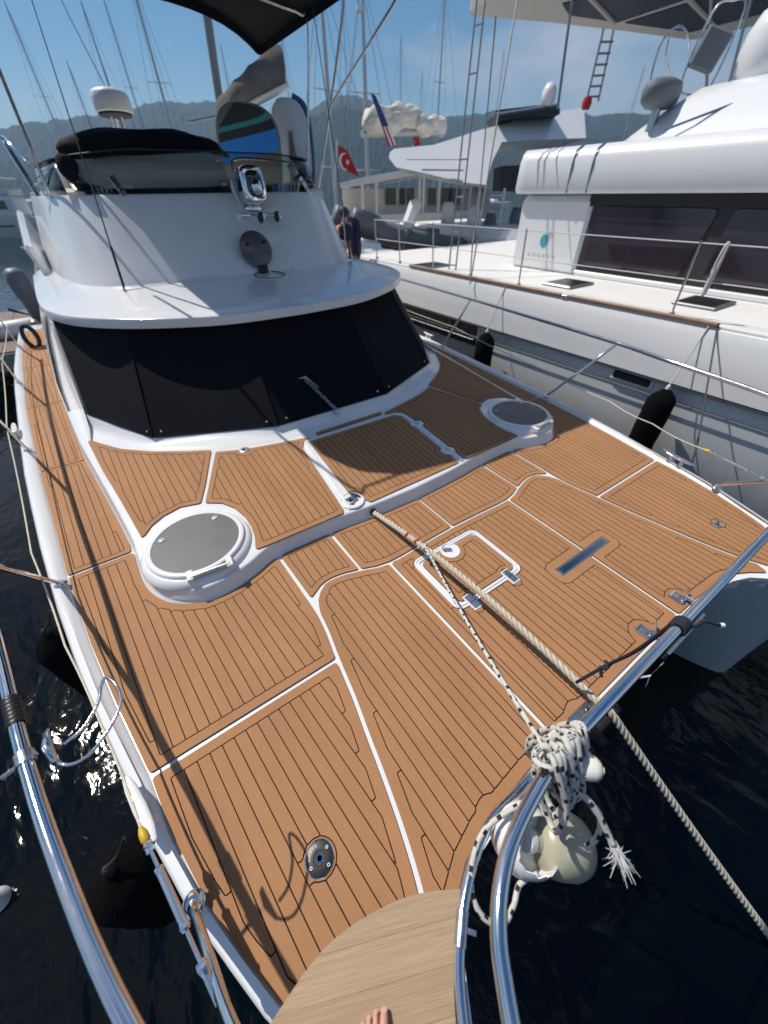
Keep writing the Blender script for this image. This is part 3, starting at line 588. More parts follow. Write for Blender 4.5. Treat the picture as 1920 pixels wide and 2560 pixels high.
# bimini
bx, y0b, y1b = 1.90, 4.60, 8.95
bt = MB(); secs = []
bl = bx-.24; ol = fillet([(-bl+.45, y0b+.14), (-.6, y0b+.05), (bx-.25, y0b-.12), (bx, y0b+.1), (bx, y1b)]+[(x, y1b-1.1*(1-(x/bx)**2)) for x in np.linspace(bx, -bl, 15)[1:-1]]+[(-bl, y1b), (-bl, y0b+.7), (-bl+.13, y0b+.35)], .3, 6)
zb = lambda x, y: 4.0+.13*(1-(x/bx)**2)+.02*math.cos((y-y0b)*3.4)
gp = [(x, y) for x in np.arange(-1.8, 1.85, .2) for y in np.arange(4.7, 8.9, .2) if inside((x, y), inset(ccw(ol), .03))]
V, F = cdt([ccw(ol)], gp); bt.add([(v.x, v.y, zb(v.x, v.y)) for v in V], F); bt.add([(v.x, v.y, zb(v.x, v.y)-.006) for v in V], F)
k = len(ol); bt.add([(x, y, zb(x, y)) for x, y in ol]+[(x*1.004, y, zb(x, y)-.10) for x, y in ol], [(i, (i+1) % k, (i+1) % k+k, i+k) for i in range(k)])
bi = bt.build('bimini_canvas', NAVY, boat, smooth=40)
for yy, xb, yb in ((4.75, 1, 6.45), (6.2, 0, 7.1), (7.15, 0, 7.5)):
    m = MB(); pts = []
    for x in np.linspace(-bl+.05, bx-.05, 13): pts.append((x, yy, zb(x, yy)-.03))
    zl = 3.1 if xb else 2.2; pts = [(-1.80, yb, zl), (-bl-.02, yy, 3.84)]+pts+[(bx+.02, yy, 3.84), (1.80, yb, zl)]; m.tube(spline(pts, 3), .016, 8); m.build('bimini_hoop', STEELB, boat, smooth=True)
# ------------------------------------------------------------------ deck fittings
GREYD = mat('grey_hatch_acrylic', (.105, .10, .105), .5, coat=.12, var=.12, vscale=6, rvar=.1)
GLID = mat('pale_button', (.42, .43, .44), .4)
for s in (-1, 1):
    cx, cy = s*HC[0], HC[1]; z0 = .128
    m = MB(); m.lathe([(.415, -.02), (.405, .012), (.385, .028), (.372, .035), (.37, .035)], (cx, cy, z0), n=56)
    m.lathe([(.37, .03), (.362, .038), (.36, .052), (.352, .060), (.338, .062), (.322, .060), (.318, .054)], (cx, cy, z0), n=56); h = m.build('round_hatch', GEL, boat, smooth=40)
    m = MB(); m.lathe([(.3215, .0), (.3215, .052), (.317, .0555), (0, .056)], (cx, cy, z0), n=56); m.build('hatch_lid', GREYD, h, smooth=30)
    for bx, by in ((-1.676, 2.654), (-2.090, 2.624)):
        m = MB(); m.lathe([(.026, 0), (.026, .004), (.022, .007), (0, .007)], (-s*bx if s > 0 else bx, by, z0+.056), n=18); m.build('lid_button', GLID, h, smooth=40)
    a, b = np.array((s*1.99, 2.115, z0+.052)), np.array((s*1.72, 2.09, z0+.052)); t = (b-a)/np.linalg.norm(b-a); rz = math.atan2(t[1], t[0])
    m = MB(); m.tube([a, b], .017, 10); m.build('hinge_bar', ALU, h, smooth=True)
    for q in (a, b): m = MB(); m.box(q+np.array((0, .02, -.012)), (.045, .10, .045), rz=rz, ch=.006); m.build('hinge_bracket', GELS, h)
    for k in (.35, .5, .65): m = MB(); q = a+(b-a)*k; m.lathe([(.005, 0), (.005, .002), (0, .002)], q+np.array((0, -.012, .012)), (0, -.7, .7), 8); m.build('hinge_screw', BLACK, h)
# anchor locker hatch
m = MB(); o_, i_ = ccw(HO), inset(ccw(HO), .040); n = len(o_); g1 = inset(ccw(HO), .017); g2 = inset(ccw(HO), .024)
rings = [(o_, .003), (o_, .011), (inset(o_, .003), .014), (g1, .014), (g1, .008), (g2, .008), (g2, .015), (i_, .015), (i_, .004)]
vs = [(x, y, z) for q, z in rings for x, y in q]; fs = [(i*n+k, i*n+(k+1) % n, (i+1)*n+(k+1) % n, (i+1)*n+k) for i in range(len(rings)-1) for k in range(n)]
m.add(vs, fs); m.add([(x, y, .0055) for x, y in i_], [tuple(range(n))]); lh = m.build('locker_hatch', GEL, boat)
PK = circ(-.21, 1.37, .082)
hp = [q for q in [(-.49, 1.40), (-.49, .955), (.085, .955), (.085, 1.40)]]
panel(hp, zf=lambda x, y: .005, off=.0, margin=.05, holes=[(PK, .04), (circ(-.016, .95, .045), .03), (circ(-.41, .95, .045), .03)], r=.05, parent=boat, name='hatch_panel', nib=.3)
m = MB(); m.lathe([(.080, .0), (.081, .012), (.074, .014), (.068, .006), (.05, .0065), (0, .0065)], (-.21, 1.37, .006), n=28); m.build('latch_pocket', GEL, lh, smooth=40)
m = MB(); m.box((-.225, 1.385, .022), (.07, .028, .012), rz=-.5, ch=.004); m.tube([(-.255, 1.40, .02), (-.262, 1.41, .045), (-.24, 1.405, .05)], .006, 6); m.build('lift_latch', STEELB, lh)
for x in (-.016, -.41):
    m = MB(); m.box((x, .945, .0195), (.056, .056, .008), ch=.003); m.box((x, .887, .0195), (.056, .05, .008), ch=.003); m.tube([(x-.028, .915, .022), (x+.028, .915, .022)], .006, 8); hg = m.build('hatch_hinge', STEELB, lh)
    m = MB(); m.box((x, .917, .0125), (.075, .135, .006), ch=.002); m.build('hinge_pad', GEL, lh)
# steel slot plate
m = MB(); sp = ccw(SLOT); m.prism(sp, .002, .010, ch=.002); pt_ = m.build('slot_plate', STEELB, boat)
m = MB(); m.box((.62, .727, .011), (.56, .045, .003)); m.build('slot_cover', mat('dark_mirror_steel', (.30, .31, .33), .12, 1.), pt_)
m = MB(); m.lathe([(.006, 0), (.006, .004), (0, .004)], (.36, .727, .0125), n=8); m.build('slot_pin', STEEL, pt_)
# coachroof walk-through locker: latch and hinges
zc = zcr(-.6, 2.25)
m = MB(); m.lathe([(.11, .0), (.112, .010), (.10, .014), (.092, .004), (.06, .004), (0, .004)], (-.60, 2.25, zc-.001), n=30); lp_ = m.build('locker_latch', GEL, boat, smooth=40)
m = MB(); m.box((-.60, 2.255, zc+.012), (.10, .075, .016), rz=.15, ch=.004); m.build('latch_plate', STEELB, lp_)
m = MB(); m.box((-.625, 2.225, zc+.024), (.035, .04, .018), rz=.15, ch=.004); m.box((-.575, 2.28, zc+.024), (.03, .02, .018), rz=.15, ch=.004); m.build('latch_lever', STEEL, lp_)
for x, y in HNG:
    zc = zcr(x, y); m = MB(); m.lathe([(.078, 0), (.079, .010), (.072, .015), (0, .015)], (x, y, zc-.001), n=28); hb = m.build('locker_hinge', GEL, boat, smooth=40)
    m = MB(); m.box((x-.022, y, zc+.017), (.036, .055, .007), ch=.003); m.box((x+.022, y, zc+.017), (.036, .055, .007), ch=.003); m.tube([(x, y-.032, zc+.019), (x, y+.032, zc+.019)], .006, 8); m.build('hinge_leaf', STEEL, hb, smooth=30)
m = MB(); m.lathe([(.052, 0), (.052, .010), (.047, .014), (.026, .014), (.024, .008), (0, .008)], (-1.142, 3.475, zcr(-1.142, 3.475)), n=28); dr = m.build('vent_plate', ALU, boat, smooth=40)
m = MB(); m.lathe([(.016, 0), (.016, .006), (0, .006)], (-1.142, 3.475, zcr(-1.142, 3.475)+.008), n=14); m.build('vent_hole', BLACK, dr)
# rope fairlead hole and small step in the coachroof front
m = MB(); m.lathe([(.030, 0), (.034, .004), (.024, .006), (.022, -.004), (0, -.004)], (-.487, 2.078, .062), (0, -1, .25), 20); m.build('fairlead', BLACK, boat, smooth=40)
# filler plates
def textmesh(txt, size, M, m, parent, name='lettering'):
    c = bpy.data.curves.new(name, 'FONT'); c.body = txt; c.size = size; c.align_x = 'CENTER'; c.align_y = 'CENTER'; c.resolution_u = 2
    o = bpy.data.objects.new(name, c); COL.objects.link(o); dg = bpy.context.evaluated_depsgraph_get(); me = bpy.data.meshes.new_from_object(o.evaluated_get(dg)); bpy.data.objects.remove(o); bpy.data.curves.remove(c)
    me.transform(M); me.materials.clear(); return link(name, me, m, parent)
WHT = mat('white_print', (.8, .8, .8), .5)
m = MB(); m.lathe([(.062, .004), (.062, .011), (.057, .0135), (.028, .0135), (.026, .011), (0, .011)], (-1.907, .337, 0), n=40); wp = m.build('waste_filler_plate', mat('black_plate', (.018, .018, .02), .4), boat, smooth=40, label='black round filler plate lettered WASTE')
m = MB(); m.lathe([(.0655, .003), (.0655, .0105), (.0625, .012), (.0605, .011)], (-1.907, .337, 0), n=40, cap=False); m.build('plate_ring', STEEL, wp, smooth=40)
m = MB(); st = [(.0215 if k % 2 else .016, k) for k in range(16)]; m.add([(-1.907+r*math.cos(k*math.pi/8), .337+r*math.sin(k*math.pi/8), .0145) for r, k in st]+[(-1.907+r*.9*math.cos(k*math.pi/8), .337+r*.9*math.sin(k*math.pi/8), .016) for r, k in st], [tuple(range(16, 32))]+[(k, (k+1) % 16, (k+1) % 16+16, k+16) for k in range(16)]); m.build('key_star', STEEL, wp)
m = MB(); m.lathe([(.011, 0), (0, .0)], (-1.907, .337, .0165), n=8); m.build('key_socket', BLACK, wp)
PM = Matrix.Translation((-1.907, .337, .0143))
ang0 = math.radians(100)
for k, ch in enumerate('WASTE'):
    a = ang0-math.radians(17)*(k-2)+.35; textmesh(ch, .013, PM @ Matrix.Translation((.045*math.cos(a), .045*math.sin(a), 0)) @ Matrix.Rotation(a-math.pi/2, 4, 'Z'), WHT, wp)
for a in (20, 190, 300):
    m = MB(); q = math.radians(a); m.lathe([(.0065, 0), (.0065, .001), (.004, .001), (.004, 0), (.0065, 0)], (-1.907+.046*math.cos(q), .337+.046*math.sin(q), .0138), n=10, cap=False); m.build('plate_mark', WHT, wp)
m = MB(); m.lathe([(.044, .003), (.044, .011), (.04, .013), (0, .013)], (1.90, .28, 0), n=32); rp_ = m.build('deck_filler_plate', STEEL, boat, smooth=40)
m = MB(); m.box((1.90, .28, .0145), (.05, .012, .005), rz=.4, ch=.002); m.build('filler_slot', BLACK, rp_)
# cleats
def cleat(x, y, rz, L=.33, mt=STEEL):
    T = Matrix.Translation((x, y, .05)) @ Matrix.Rotation(rz, 4, 'Z'); m = MB()
    m.loft([[(t*L, w*math.cos(a), .062+hh*math.sin(a)+.012*abs(t*2)**2) for a in np.linspace(0, 2*math.pi, 13)[:-1]] for t, w, hh in ((-.5, .006, .004), (-.48, .016, .008), (-.3, .026, .013), (0, .03, .016), (.3, .026, .013), (.48, .016, .008), (.5, .006, .004))], closed=True); m.xform(T)
    o = m.build('cleat', mt, boat, smooth='all')
    for t in (-.055, .055): m = MB(); m.lathe([(.03, -.012), (.028, 0), (.02, .01), (.018, .055)], (t, 0, 0), n=14); m.xform(T); m.build('cleat_leg', mt, o, smooth=True)
    for t in (-.055, .055): m = MB(); m.lathe([(.013, 0), (.013, .002), (0, .002)], (t, 0, .079), n=12); m.box((t, 0, .0815), (.018, .003, .001), rz=.7); m.xform(T); m.build('cleat_bolt', STEELB, o)
PAINTW = mat('white_enamel', (.78, .79, .8), .25, coat=.3)
cleat(-2.497, .93, math.radians(103), .34, PAINTW); cleat(2.50, .93, math.radians(78), .34, STEEL)
for s in (-1, 1): cleat(s*3.215, 5.78, math.radians(90+s*-5), .3, PAINTW)
# boarding-ladder hinge bar and latches at the front edge
m = MB(); m.box((.53, .0, .03), (.62, .035, .045), ch=.008); lb = m.build('ladder_bar', STEEL, boat)
for x, y in LATCH:
    m = MB(); m.box((x, y, .018), (.075, .10, .014), ch=.005); lt = m.build('ladder_latch', STEEL, boat)
    m = MB(); m.box((x-.005, y+.01, .034), (.05, .045, .02), ch=.006); m.tube([(x-.03, y-.02, .03), (x+.03, y-.02, .03)], .009, 8); m.build('latch_body', STEELB, lt)
    m = MB(); m.box((x+.02, y-.07, .045), (.03, .09, .02), ch=.006); m.tube([(x+.05, y-.03, .05), (x+.09, y+.0, .065)], .008, 8); m.build('latch_arm', STEEL, lt)
m = MB(); m.box((.56, -.06, -.02), (.5, .02, .08), ch=.005); m.build('ladder_rung', STEELB, boat)
m = MB(); m.box((-.445, .03, .014), (.17, .075, .008), ch=.003); bp_ = m.build('roller_plate', STEELB, boat)
for x in (-.50, -.40): m = MB(); m.lathe([(.008, 0), (.008, .003), (0, .003)], (x, .035, .018), n=8); m.build('plate_screw', STEEL, bp_)
m = MB(); m.tube([(-.46, -.045, .02), (-.26, -.045, .02)], .035, 14); m.build('bow_roller', BLACK, boat, smooth=True)
# ------------------------------------------------------------------ rails
RZ = .92
half_r = [(9.6, 3.34), (7.1, 3.215), (4.59, 3.015), (3.2, 2.86), (2.05, 2.73), (1.458, 2.60), (.867, 2.48), (.474, 2.378), (.19, 2.285), (-.08, 2.17), (-.3, 2.03), (-.45, 1.89), (-.5, 1.80), (-.45, 1.74), (-.34, 1.685), (-.26, 1.645), (-.205, 1.61), (-.154, 1.572), (-.104, 1.512), (-.061, 1.425), (-.03, 1.3), (-.008, 1.15), (-.005, .95), (-.005, .5)]
R_ = .0198
rail = [(-x, y, RZ) for y, x in half_r]+[(0, -.005, RZ)]+[(x, y, RZ) for y, x in half_r[::-1]]
m = MB(); m.tube(spline(rail, 4), R_, 18); rl = m.build('top_rail', STEEL, boat, smooth='all')
for s in (-1, 1):
    for (bx, by), (tx, ty) in (((2.812, 2.745), (2.728, 2.05)), ((3.097, 5.23), (3.012, 4.59)), ((3.30, 7.787), (3.213, 7.1)), ((3.40, 10.0), (3.33, 9.4))):
        pts = [(s*bx, by, .045), (s*bx, by, .06), (s*(bx+(tx-bx)*.08), by+(ty-by)*.08, .12), (s*tx, ty, RZ-.01)]
        r = .016 if by > 1 else .020
        m = MB(); m.tube(pts, r, 12); so = m.build('stanchion', STEEL, boat, smooth='all')
        m = MB(); m.lathe([(.042, 0), (.042, .006), (.03, .012), (.022, .03)], (s*bx, by, .044), n=18); m.build('stanchion_foot', STEEL, so, smooth=40)
    # middle life line (cream cord)
    CORD = mat('cream_cord', (.62, .56, .44), .8, var=.15, vscale=60)
    ll = [(3.36, 10, .45), (3.27, 7.50, .44), (3.05, 4.92, .44), (2.83, 2.8, .35), (2.655, 1.85, .34), (2.53, 1.3, .33), (2.43, .76, .32)]
    pts = []
    for a, b in zip(ll[:-1], ll[1:]):
        for k in range(6): t = k/6; pts.append((s*(a[0]+(b[0]-a[0])*t), a[1]+(b[1]-a[1])*t, a[2]+(b[2]-a[2])*t-.02*math.sin(math.pi*t)))
    pts.append((s*ll[-1][0], ll[-1][1], ll[-1][2]))
    m = MB(); m.tube(pts, .0055, 8); lf = m.build('life_line', CORD, boat, smooth=True)
    # turnbuckle
    a, b = np.array((s*2.43, .76, .32)), np.array((s*2.29, .17, .33)); d = b-a
    m = MB(); m.tube([a-d*.02, a+d*.02, a+d*.07, a+d*.09], [.008, .016, .017, .008], 10); m.build('yellow_sleeve', mat('yellow_plastic', (.55, .36, .02), .45), lf, smooth=True)
    m = MB(); m.tube([a+d*.09, a+d*.28], .007, 8); m.tube([a+d*.26, a+d*.27, a+d*.30], [.014, .017, .014], 8); m.tube([a+d*.30, a+d*.60], .0145, 10); m.tube([a+d*.60, a+d*.62, a+d*.64], [.015, .018, .013], 8); m.tube([a+d*.64, a+d*.80], .007, 8); m.tube([a+d*.80, a+d*.83, a+d*.87], [.018, .02, .012], 8); m.tube([a+d*.87, b], .013, 10); m.build('turnbuckle', STEEL, lf, smooth=40)
    m = MB(); q = a+d*.12; m.tube([q+np.array((.02*math.cos(t), .005, .02*math.sin(t))) for t in np.linspace(0, 6.28, 13)[:-1]], .0025, 6, closed=True); m.box(q, (.03, .045, .012), rz=.2, ch=.003); m.build('shackle', STEEL, lf)
    # pulpit mid rail that carries the bow seat
    mp_ = [(1.0, .0, .05), (1.0, .005, .40), (1.06, .004, .50), (1.2, .002, .525), (1.332, 0, .525), (1.445, -.033, .525), (1.559, -.096, .525), (1.623, -.150, .525), (1.662, -.19, .525), (1.71, -.26, .525), (1.76, -.36, .525), (1.83, -.45, .525), (1.93, -.43, .525), (2.05, -.28, .525), (2.165, -.08, .50), (2.25, .105, .40), (2.305, .28, .28), (2.352, .42, .16), (2.378, .48, .10), (2.385, .50, .045)]
    m = MB(); m.tube(spline([(s*x, y, z) for x, y, z in mp_], 4), .0175, 12); mr_ = m.build('pulpit_mid_rail', STEEL, boat, smooth='all'); m = MB(); m.lathe([(.045, 0), (.045, .006), (.032, .014), (.024, .03)], (s*2.385, .50, .044), n=18); m.build('rail_foot', STEEL, mr_, smooth=40)
    for i in (6, 8, 9):
        a, b = np.array(mp_[i]), np.array(mp_[i+1]); a = a*(s, 1, 1); b = b*(s, 1, 1); c = (a+b)/2; d = (b-a)/np.linalg.norm(b-a)
        if i == 8: continue
        m = MB(); m.tube([c-d*.038, c+d*.038], .0205, 14); cl_ = m.build('seat_clamp', STEELB, mr_, smooth=40)
        m = MB(); nrm = np.array((d[1], -d[0], 0)); m.box(c+nrm*.028*(1 if nrm[0]*s < 0 else -1), (.012, .03, .02), rz=math.atan2(d[1], d[0])); m.build('wing_nut', STEELB, cl_)
    m = MB(); m.tube([(s*1.0, .0, .5), (s*1.0, -.003, RZ-.01)], .0165, 10); m.build('front_post', STEEL, boat, smooth=True)
    # bow seat of glued wooden staves
    sp = [(-2.135, .041), (-2.073, .056), (-2.02, .068), (-1.959, .076), (-1.91, .075), (-1.859, .068), (-1.80, .057), (-1.709, .031), (-1.66, .010), (-1.612, -.014), (-1.535, -.061), (-1.571, -.088), (-1.634, -.141), (-1.688, -.196), (-1.723, -.241), (-1.76, -.33), (-1.83, -.425), (-1.93, -.41), (-2.05, -.25), (-2.14, -.05)]
    sp = [(q[0]*(-s), q[1]) for q in sp]; WOOD = [mat('oak_stave_%d' % k, c, .6, var=.13, vscale=4, stretch=(1.4, 42, 3), bump=.3, bscale=9, spec=.25, rot=math.radians(-24)) for k, c in enumerate(((.37, .262, .168), (.385, .275, .178), (.355, .250, .160), (.375, .268, .172)))]
    seat = MB(); th = math.radians(-24); d = np.array((math.cos(th), math.sin(th))); nn = np.array((-d[1], d[0]))
    def clip(poly, nv, c, keep):
        out = []
        for i in range(len(poly)):
            a, b = np.array(poly[i-1]), np.array(poly[i]); da, db = (a@nv-c)*keep, (b@nv-c)*keep
            if da >= 0: out.append(tuple(a))
            if da*db < 0: out.append(tuple(a+(b-a)*da/(da-db)))
        return out
    proj_ = [np.array(q)@nn for q in sp]; lo_, hi_ = min(proj_), max(proj_); wdt = .085; so = None
    m = MB(); m.prism(inset(ccw(sp), .03), .488, .506); so = m.build('bow_seat', mat('seat_batten', (.3, .2, .12), .6), boat)
    for k in range(int((hi_-lo_)/wdt)+1):
        q = clip(clip(sp, nn, lo_+k*wdt+.0001, 1), nn, lo_+(k+1)*wdt-.0001, -1)
        if len(q) < 3 or abs(area(q)) < 2e-4: continue
        m = MB(); m.prism(q, .5065, .532, ch=.0009); m.build('stave', WOOD[(k*3+1) % 4], so)
# fittings on the left top rail
def rp(y): return np.array((-float(np.interp(y, [a for a, _ in half_r[:9]][::-1], [b for _, b in half_r[:9]][::-1])), y, RZ))
a, b = rp(1.14), rp(1.04); d = b-a
m = MB()
for k in range(7): c = a+d*(k/6); m.tube([c-d*.09, c, c+d*.09], [R_+.002, R_+.006+.001*(k % 2), R_+.002], 16, cap=False)
m.build('rail_tape', mat('black_tape', (.01, .01, .011), .45), rl, smooth='all')
c = rp(.90); dd = (rp(.85)-rp(.95)); dd /= np.linalg.norm(dd)
m = MB(); m.tube([c-dd*.02, c+dd*.02], R_+.005, 16); m.tube([c+np.array((-.055, -.02, 0)), c+np.array((.03, 0, 0))], .007, 8); m.build('holder_clamp', STEELB, rl, smooth=40)
m = MB(); m.tube([c+np.array((.05, .05, .0)), c+np.array((.055, .0, 0)), c+np.array((.075, -.06, 0))], [.008, .014, .007], 8)
e = [(.055, .06, 0), (.065, 0, 0), (.085, -.07, -.01), (.14, -.095, -.01), (.2, -.06, -.01), (.255, .02, -.01), (.25, .10, -.01), (.225, .15, -.005), (.21, .12, .0), (.195, .06, .0), (.15, .0, .0), (.1, -.02, 0)]
m.tube(spline([c+np.array(q) for q in e], 5), .0055, 8); m.build('wire_holder', STEEL, rl, smooth='all')
# ------------------------------------------------------------------ lines, coil, broken float
def resample(pts, step):
    P = np.array(pts); L = np.r_[0, np.cumsum(np.linalg.norm(np.diff(P, axis=0), axis=1))]; n = max(2, int(L[-1]/step)); t = np.linspace(0, L[-1], n+1)
    return np.stack([np.interp(t, L, P[:, k]) for k in range(3)], 1)
def frames(P):
    T = np.gradient(P, axis=0); T /= np.linalg.norm(T, axis=1)[:, None]; u = np.cross(T[0], (0.3, .2, 1)); u /= np.linalg.norm(u); U = []
    for t in T: u = u-t*(u@t); u = u/np.linalg.norm(u); U.append(u)
    U = np.array(U); return T, U, np.cross(T, U)
def laid_rope(name, pts, R, pitch, m, parent, red=()):
    P = resample(pts, pitch/10); T, U, V = frames(P); s = np.arange(len(P))*(pitch/10); r = R*.52
    for k in range(3):
        a = 2*np.pi*s/pitch+2*np.pi*k/3; q = P+(U*np.cos(a)[:, None]+V*np.sin(a)[:, None])*R*.5
        MB().tube(q, r, 7).build(name, m, parent, smooth='all')
def braid(mb, pts, R, step=.0055, n=8, dash=4, ph=0):
    P = resample(pts, step); o = len(mb.f); mb.tube(P, R, n); i = 0
    for f in range(o, len(mb.f)):
        seg, k = divmod(f-o, n); c = seg//dash
        if seg < len(P)-1 and seg % dash < dash*.55 and (k+3*c+ph) % 8 in (0, 1): mb.mi[f] = 1
ROPE = mat('cream_rope', (.60, .54, .43), .85, var=.12, vscale=90, bump=.5, bscale=600, spec=.2)
BRW = mat('white_braid', (.60, .585, .54), .8, var=.1, vscale=70, bump=.4, bscale=700, spec=.2); BRK = mat('black_fleck', (.012, .012, .013), .8)
t0 = np.array((-.487, 2.06, .064)); t1 = np.array((-.36, .0, .085))
ml = thing('mooring_rope', 'thick cream three-strand rope running from coachroof over the front edge into the water', 'rope', tuple(t1))
we = az(1960, 2400, -1.42)
mid = [t0+(t1-t0)*k+np.array((0, 0, .10*math.sin(math.pi*k)-.0)) for k in np.linspace(0, 1, 14)]
path = mid+[t1+np.array((.02, -.05, -.02))]+[t1+np.array((.02, -.05, -.02))+(we-t1)*k+np.array((0, 0, -.02*math.sin(math.pi*k))) for k in np.linspace(.06, 1, 14)]
path = spline(path, 4); laid_rope('rope_strand', path, .0225, .125, ROPE, ml)
for px_, py_ in ((1013, 1345), (1037, 1361)):
    q = min(resample(path, .01), key=lambda p: np.hypot(*(np.array(((p-CAM)@BR/((p-CAM)@BF)*FPX+960, 1280-(p-CAM)@BU/((p-CAM)@BF)*FPX))-(px_, py_)))); d = (t1-t0)/np.linalg.norm(t1-t0)
    MB().tube([q-d*.012, q, q+d*.012], [.023, .0245, .023], 12).build('red_whipping', mat('red_twine', (.42, .02, .025), .8), ml, smooth='all')
fl = thing('flecked_line', 'thin white line with black flecks stretched from the thick rope to the rail coil', 'line', (-.9, .6, 0))
pa = resample(path, .01); qa = min(pa, key=lambda p: abs(p[1]-1.42)+(9 if p[1] < .2 else 0)); rc = np.array((-1.13, -.005, RZ))
b_ = MB(); e0 = qa+np.array((0, 0, .02)); e1 = rc+np.array((-.055, .02, .02)); braid(b_, [e0+(e1-e0)*k+np.array((0, 0, -.03*math.sin(math.pi*k))) for k in np.linspace(0, 1, 12)], .0085); b_.build('line', [BRW, BRK], fl, smooth='all')
b_ = MB(); d = (t1-t0)/np.linalg.norm(t1-t0); braid(b_, [qa+d*(.03*k/20-.015)+np.array((.027*math.cos(k*.9), 0, .027*math.sin(k*.9))) for k in range(22)], .008); b_.build('hitch', [BRW, BRK], fl, smooth='all')
cl = thing('rope_coil', 'white rope with black flecks bunched in a hank around the bow rail', 'rope coil', tuple(rc))
rg = random.Random(4)
for k in range(14):
    x0 = -1.195+.0112*k+rg.uniform(-.006, .006); L = rg.uniform(.25, .34); w = .032+.010*rg.random(); sk = rg.uniform(-.05, .05); tl = rg.uniform(-.12, .06); pts = []
    for j in range(28):
        a = 2*math.pi*j/28; up = math.cos(a); yy = w*math.sin(a)*(1+.35*(1-up)/2)
        pts.append((x0+sk*(1-up)/2+.008*math.sin(3*a+k), -.005+yy+tl*(1-up)/2, RZ+.048-(L)*(1-up)/2))
    b_ = MB(); braid(b_, pts+[pts[0], pts[1]], .0095, ph=k); b_.build('coil_turn', [BRW, BRK], cl, smooth='all')
for k in range(6):
    zz = RZ-.055-.02*k*.6; b_ = MB(); pts = [(-1.12+(.068+.006*rg.random())*math.cos(a)+.004*k, -.01+.05*math.sin(a), zz+.03*math.sin(a+k)+.012*math.sin(2*a)) for a in np.linspace(0, 2*math.pi, 30)]; braid(b_, pts, .0095, ph=k)
    b_.build('binding_turn', [BRW, BRK], cl, smooth='all')
b_ = MB(); kn = [rc+np.array((-.075+.028*math.cos(t), .015+.028*math.sin(t), .03+.012*math.sin(2*t))) for t in np.linspace(0, 9.4, 30)]; braid(b_, kn, .010); b_.build('knot', [BRW, BRK], cl, smooth='all')
# long slack loop and the frayed tail
def dep(px, py, z): return az(px, py, z)
sl_ = [dep(1295, 2015, .62), dep(1245, 2045, .60), dep(1205, 2085, .58), dep(1182, 2150, .55), dep(1178, 2220, .52), dep(1195, 2275, .5), dep(1225, 2305, .48), dep(1262, 2306, .46), dep(1285, 2260, .45), dep(1300, 2210, .46), dep(1345, 2185, .50)]
b_ = MB(); braid(b_, spline(sl_, 6), .0092); b_.build('slack_loop', [BRW, BRK], cl, smooth='all')
sl_ = [dep(1450, 1985, .70), dep(1478, 2010, .68), dep(1500, 2040, .64), dep(1494, 2090, .60), dep(1465, 2120, .55)]
b_ = MB(); braid(b_, spline(sl_, 6), .0092, ph=3); b_.build('slack_loop', [BRW, BRK], cl, smooth='all')
tail = [dep(1440, 1975, .80), dep(1474, 2005, .78), dep(1500, 2045, .74), dep(1520, 2085, .70), dep(1532, 2110, .68)]
b_ = MB(); braid(b_, spline(tail, 6), .0105, ph=2); b_.build('tail', [BRW, BRK], cl, smooth='all')
FR = mat('white_fibre', (.66, .66, .65), .9)
e = np.array(tail[-1]); d0 = np.array(tail[-1])-np.array(tail[-2]); d0 /= np.linalg.norm(d0); b_ = MB()
for k in range(110):
    v = d0+np.array((rg.gauss(0, .30), rg.gauss(0, .30), rg.gauss(0, .25))); v /= np.linalg.norm(v); L = rg.uniform(.025, .095); s1 = e+d0*.004*rg.random()+np.array((rg.gauss(0, .006), rg.gauss(0, .006), 0)); c = s1+(d0*.6+v*.4)*L*.5; f = s1+v*L+np.array((0, 0, -.015)); b_.tube(spline([s1, c, f], 3), [.0020, .0018, .0016, .0014, .0012, .0010, .0006], 4, cap=False)
o = b_.build('frayed_end', FR, cl, smooth=True); o['kind'] = 'stuff'
# small translucent navigation-light dome
li = dep(1472, 1918, .86); lt = thing('light_dome', 'round translucent white plastic dome beside the rope coil on the rail', 'lamp', tuple(li))
m = MB(); ax_ = (.55, -.75, .25); m.lathe([(.034, -.05), (.036, -.012), (.038, -.004), (.036, .006), (.033, .020), (.024, .032), (.012, .038), (0, .039)], li, ax_, 24); m.build('dome', mat('milky_plastic', (.74, .72, .64), .12, coat=.6), lt, smooth=50)
m = MB(); m.lathe([(.010, .038), (.010, .041), (0, .041)], li, ax_, 12); m.build('dome_boss', mat('milky_boss', (.6, .58, .5), .3), lt)
m = MB()
for k in range(14):
    a = 2*math.pi*k/14; q = Vector(ax_).normalized().to_track_quat('Z', 'Y').to_matrix(); m.tube([q @ Vector((.037*math.cos(a), .037*math.sin(a), -.045))+Vector(li), q @ Vector((.037*math.cos(a), .037*math.sin(a), -.01))+Vector(li)], .002, 5)
o = m.build('ribs', mat('milky_plastic', (.7, .7, .6)), lt); o['kind'] = 'stuff'
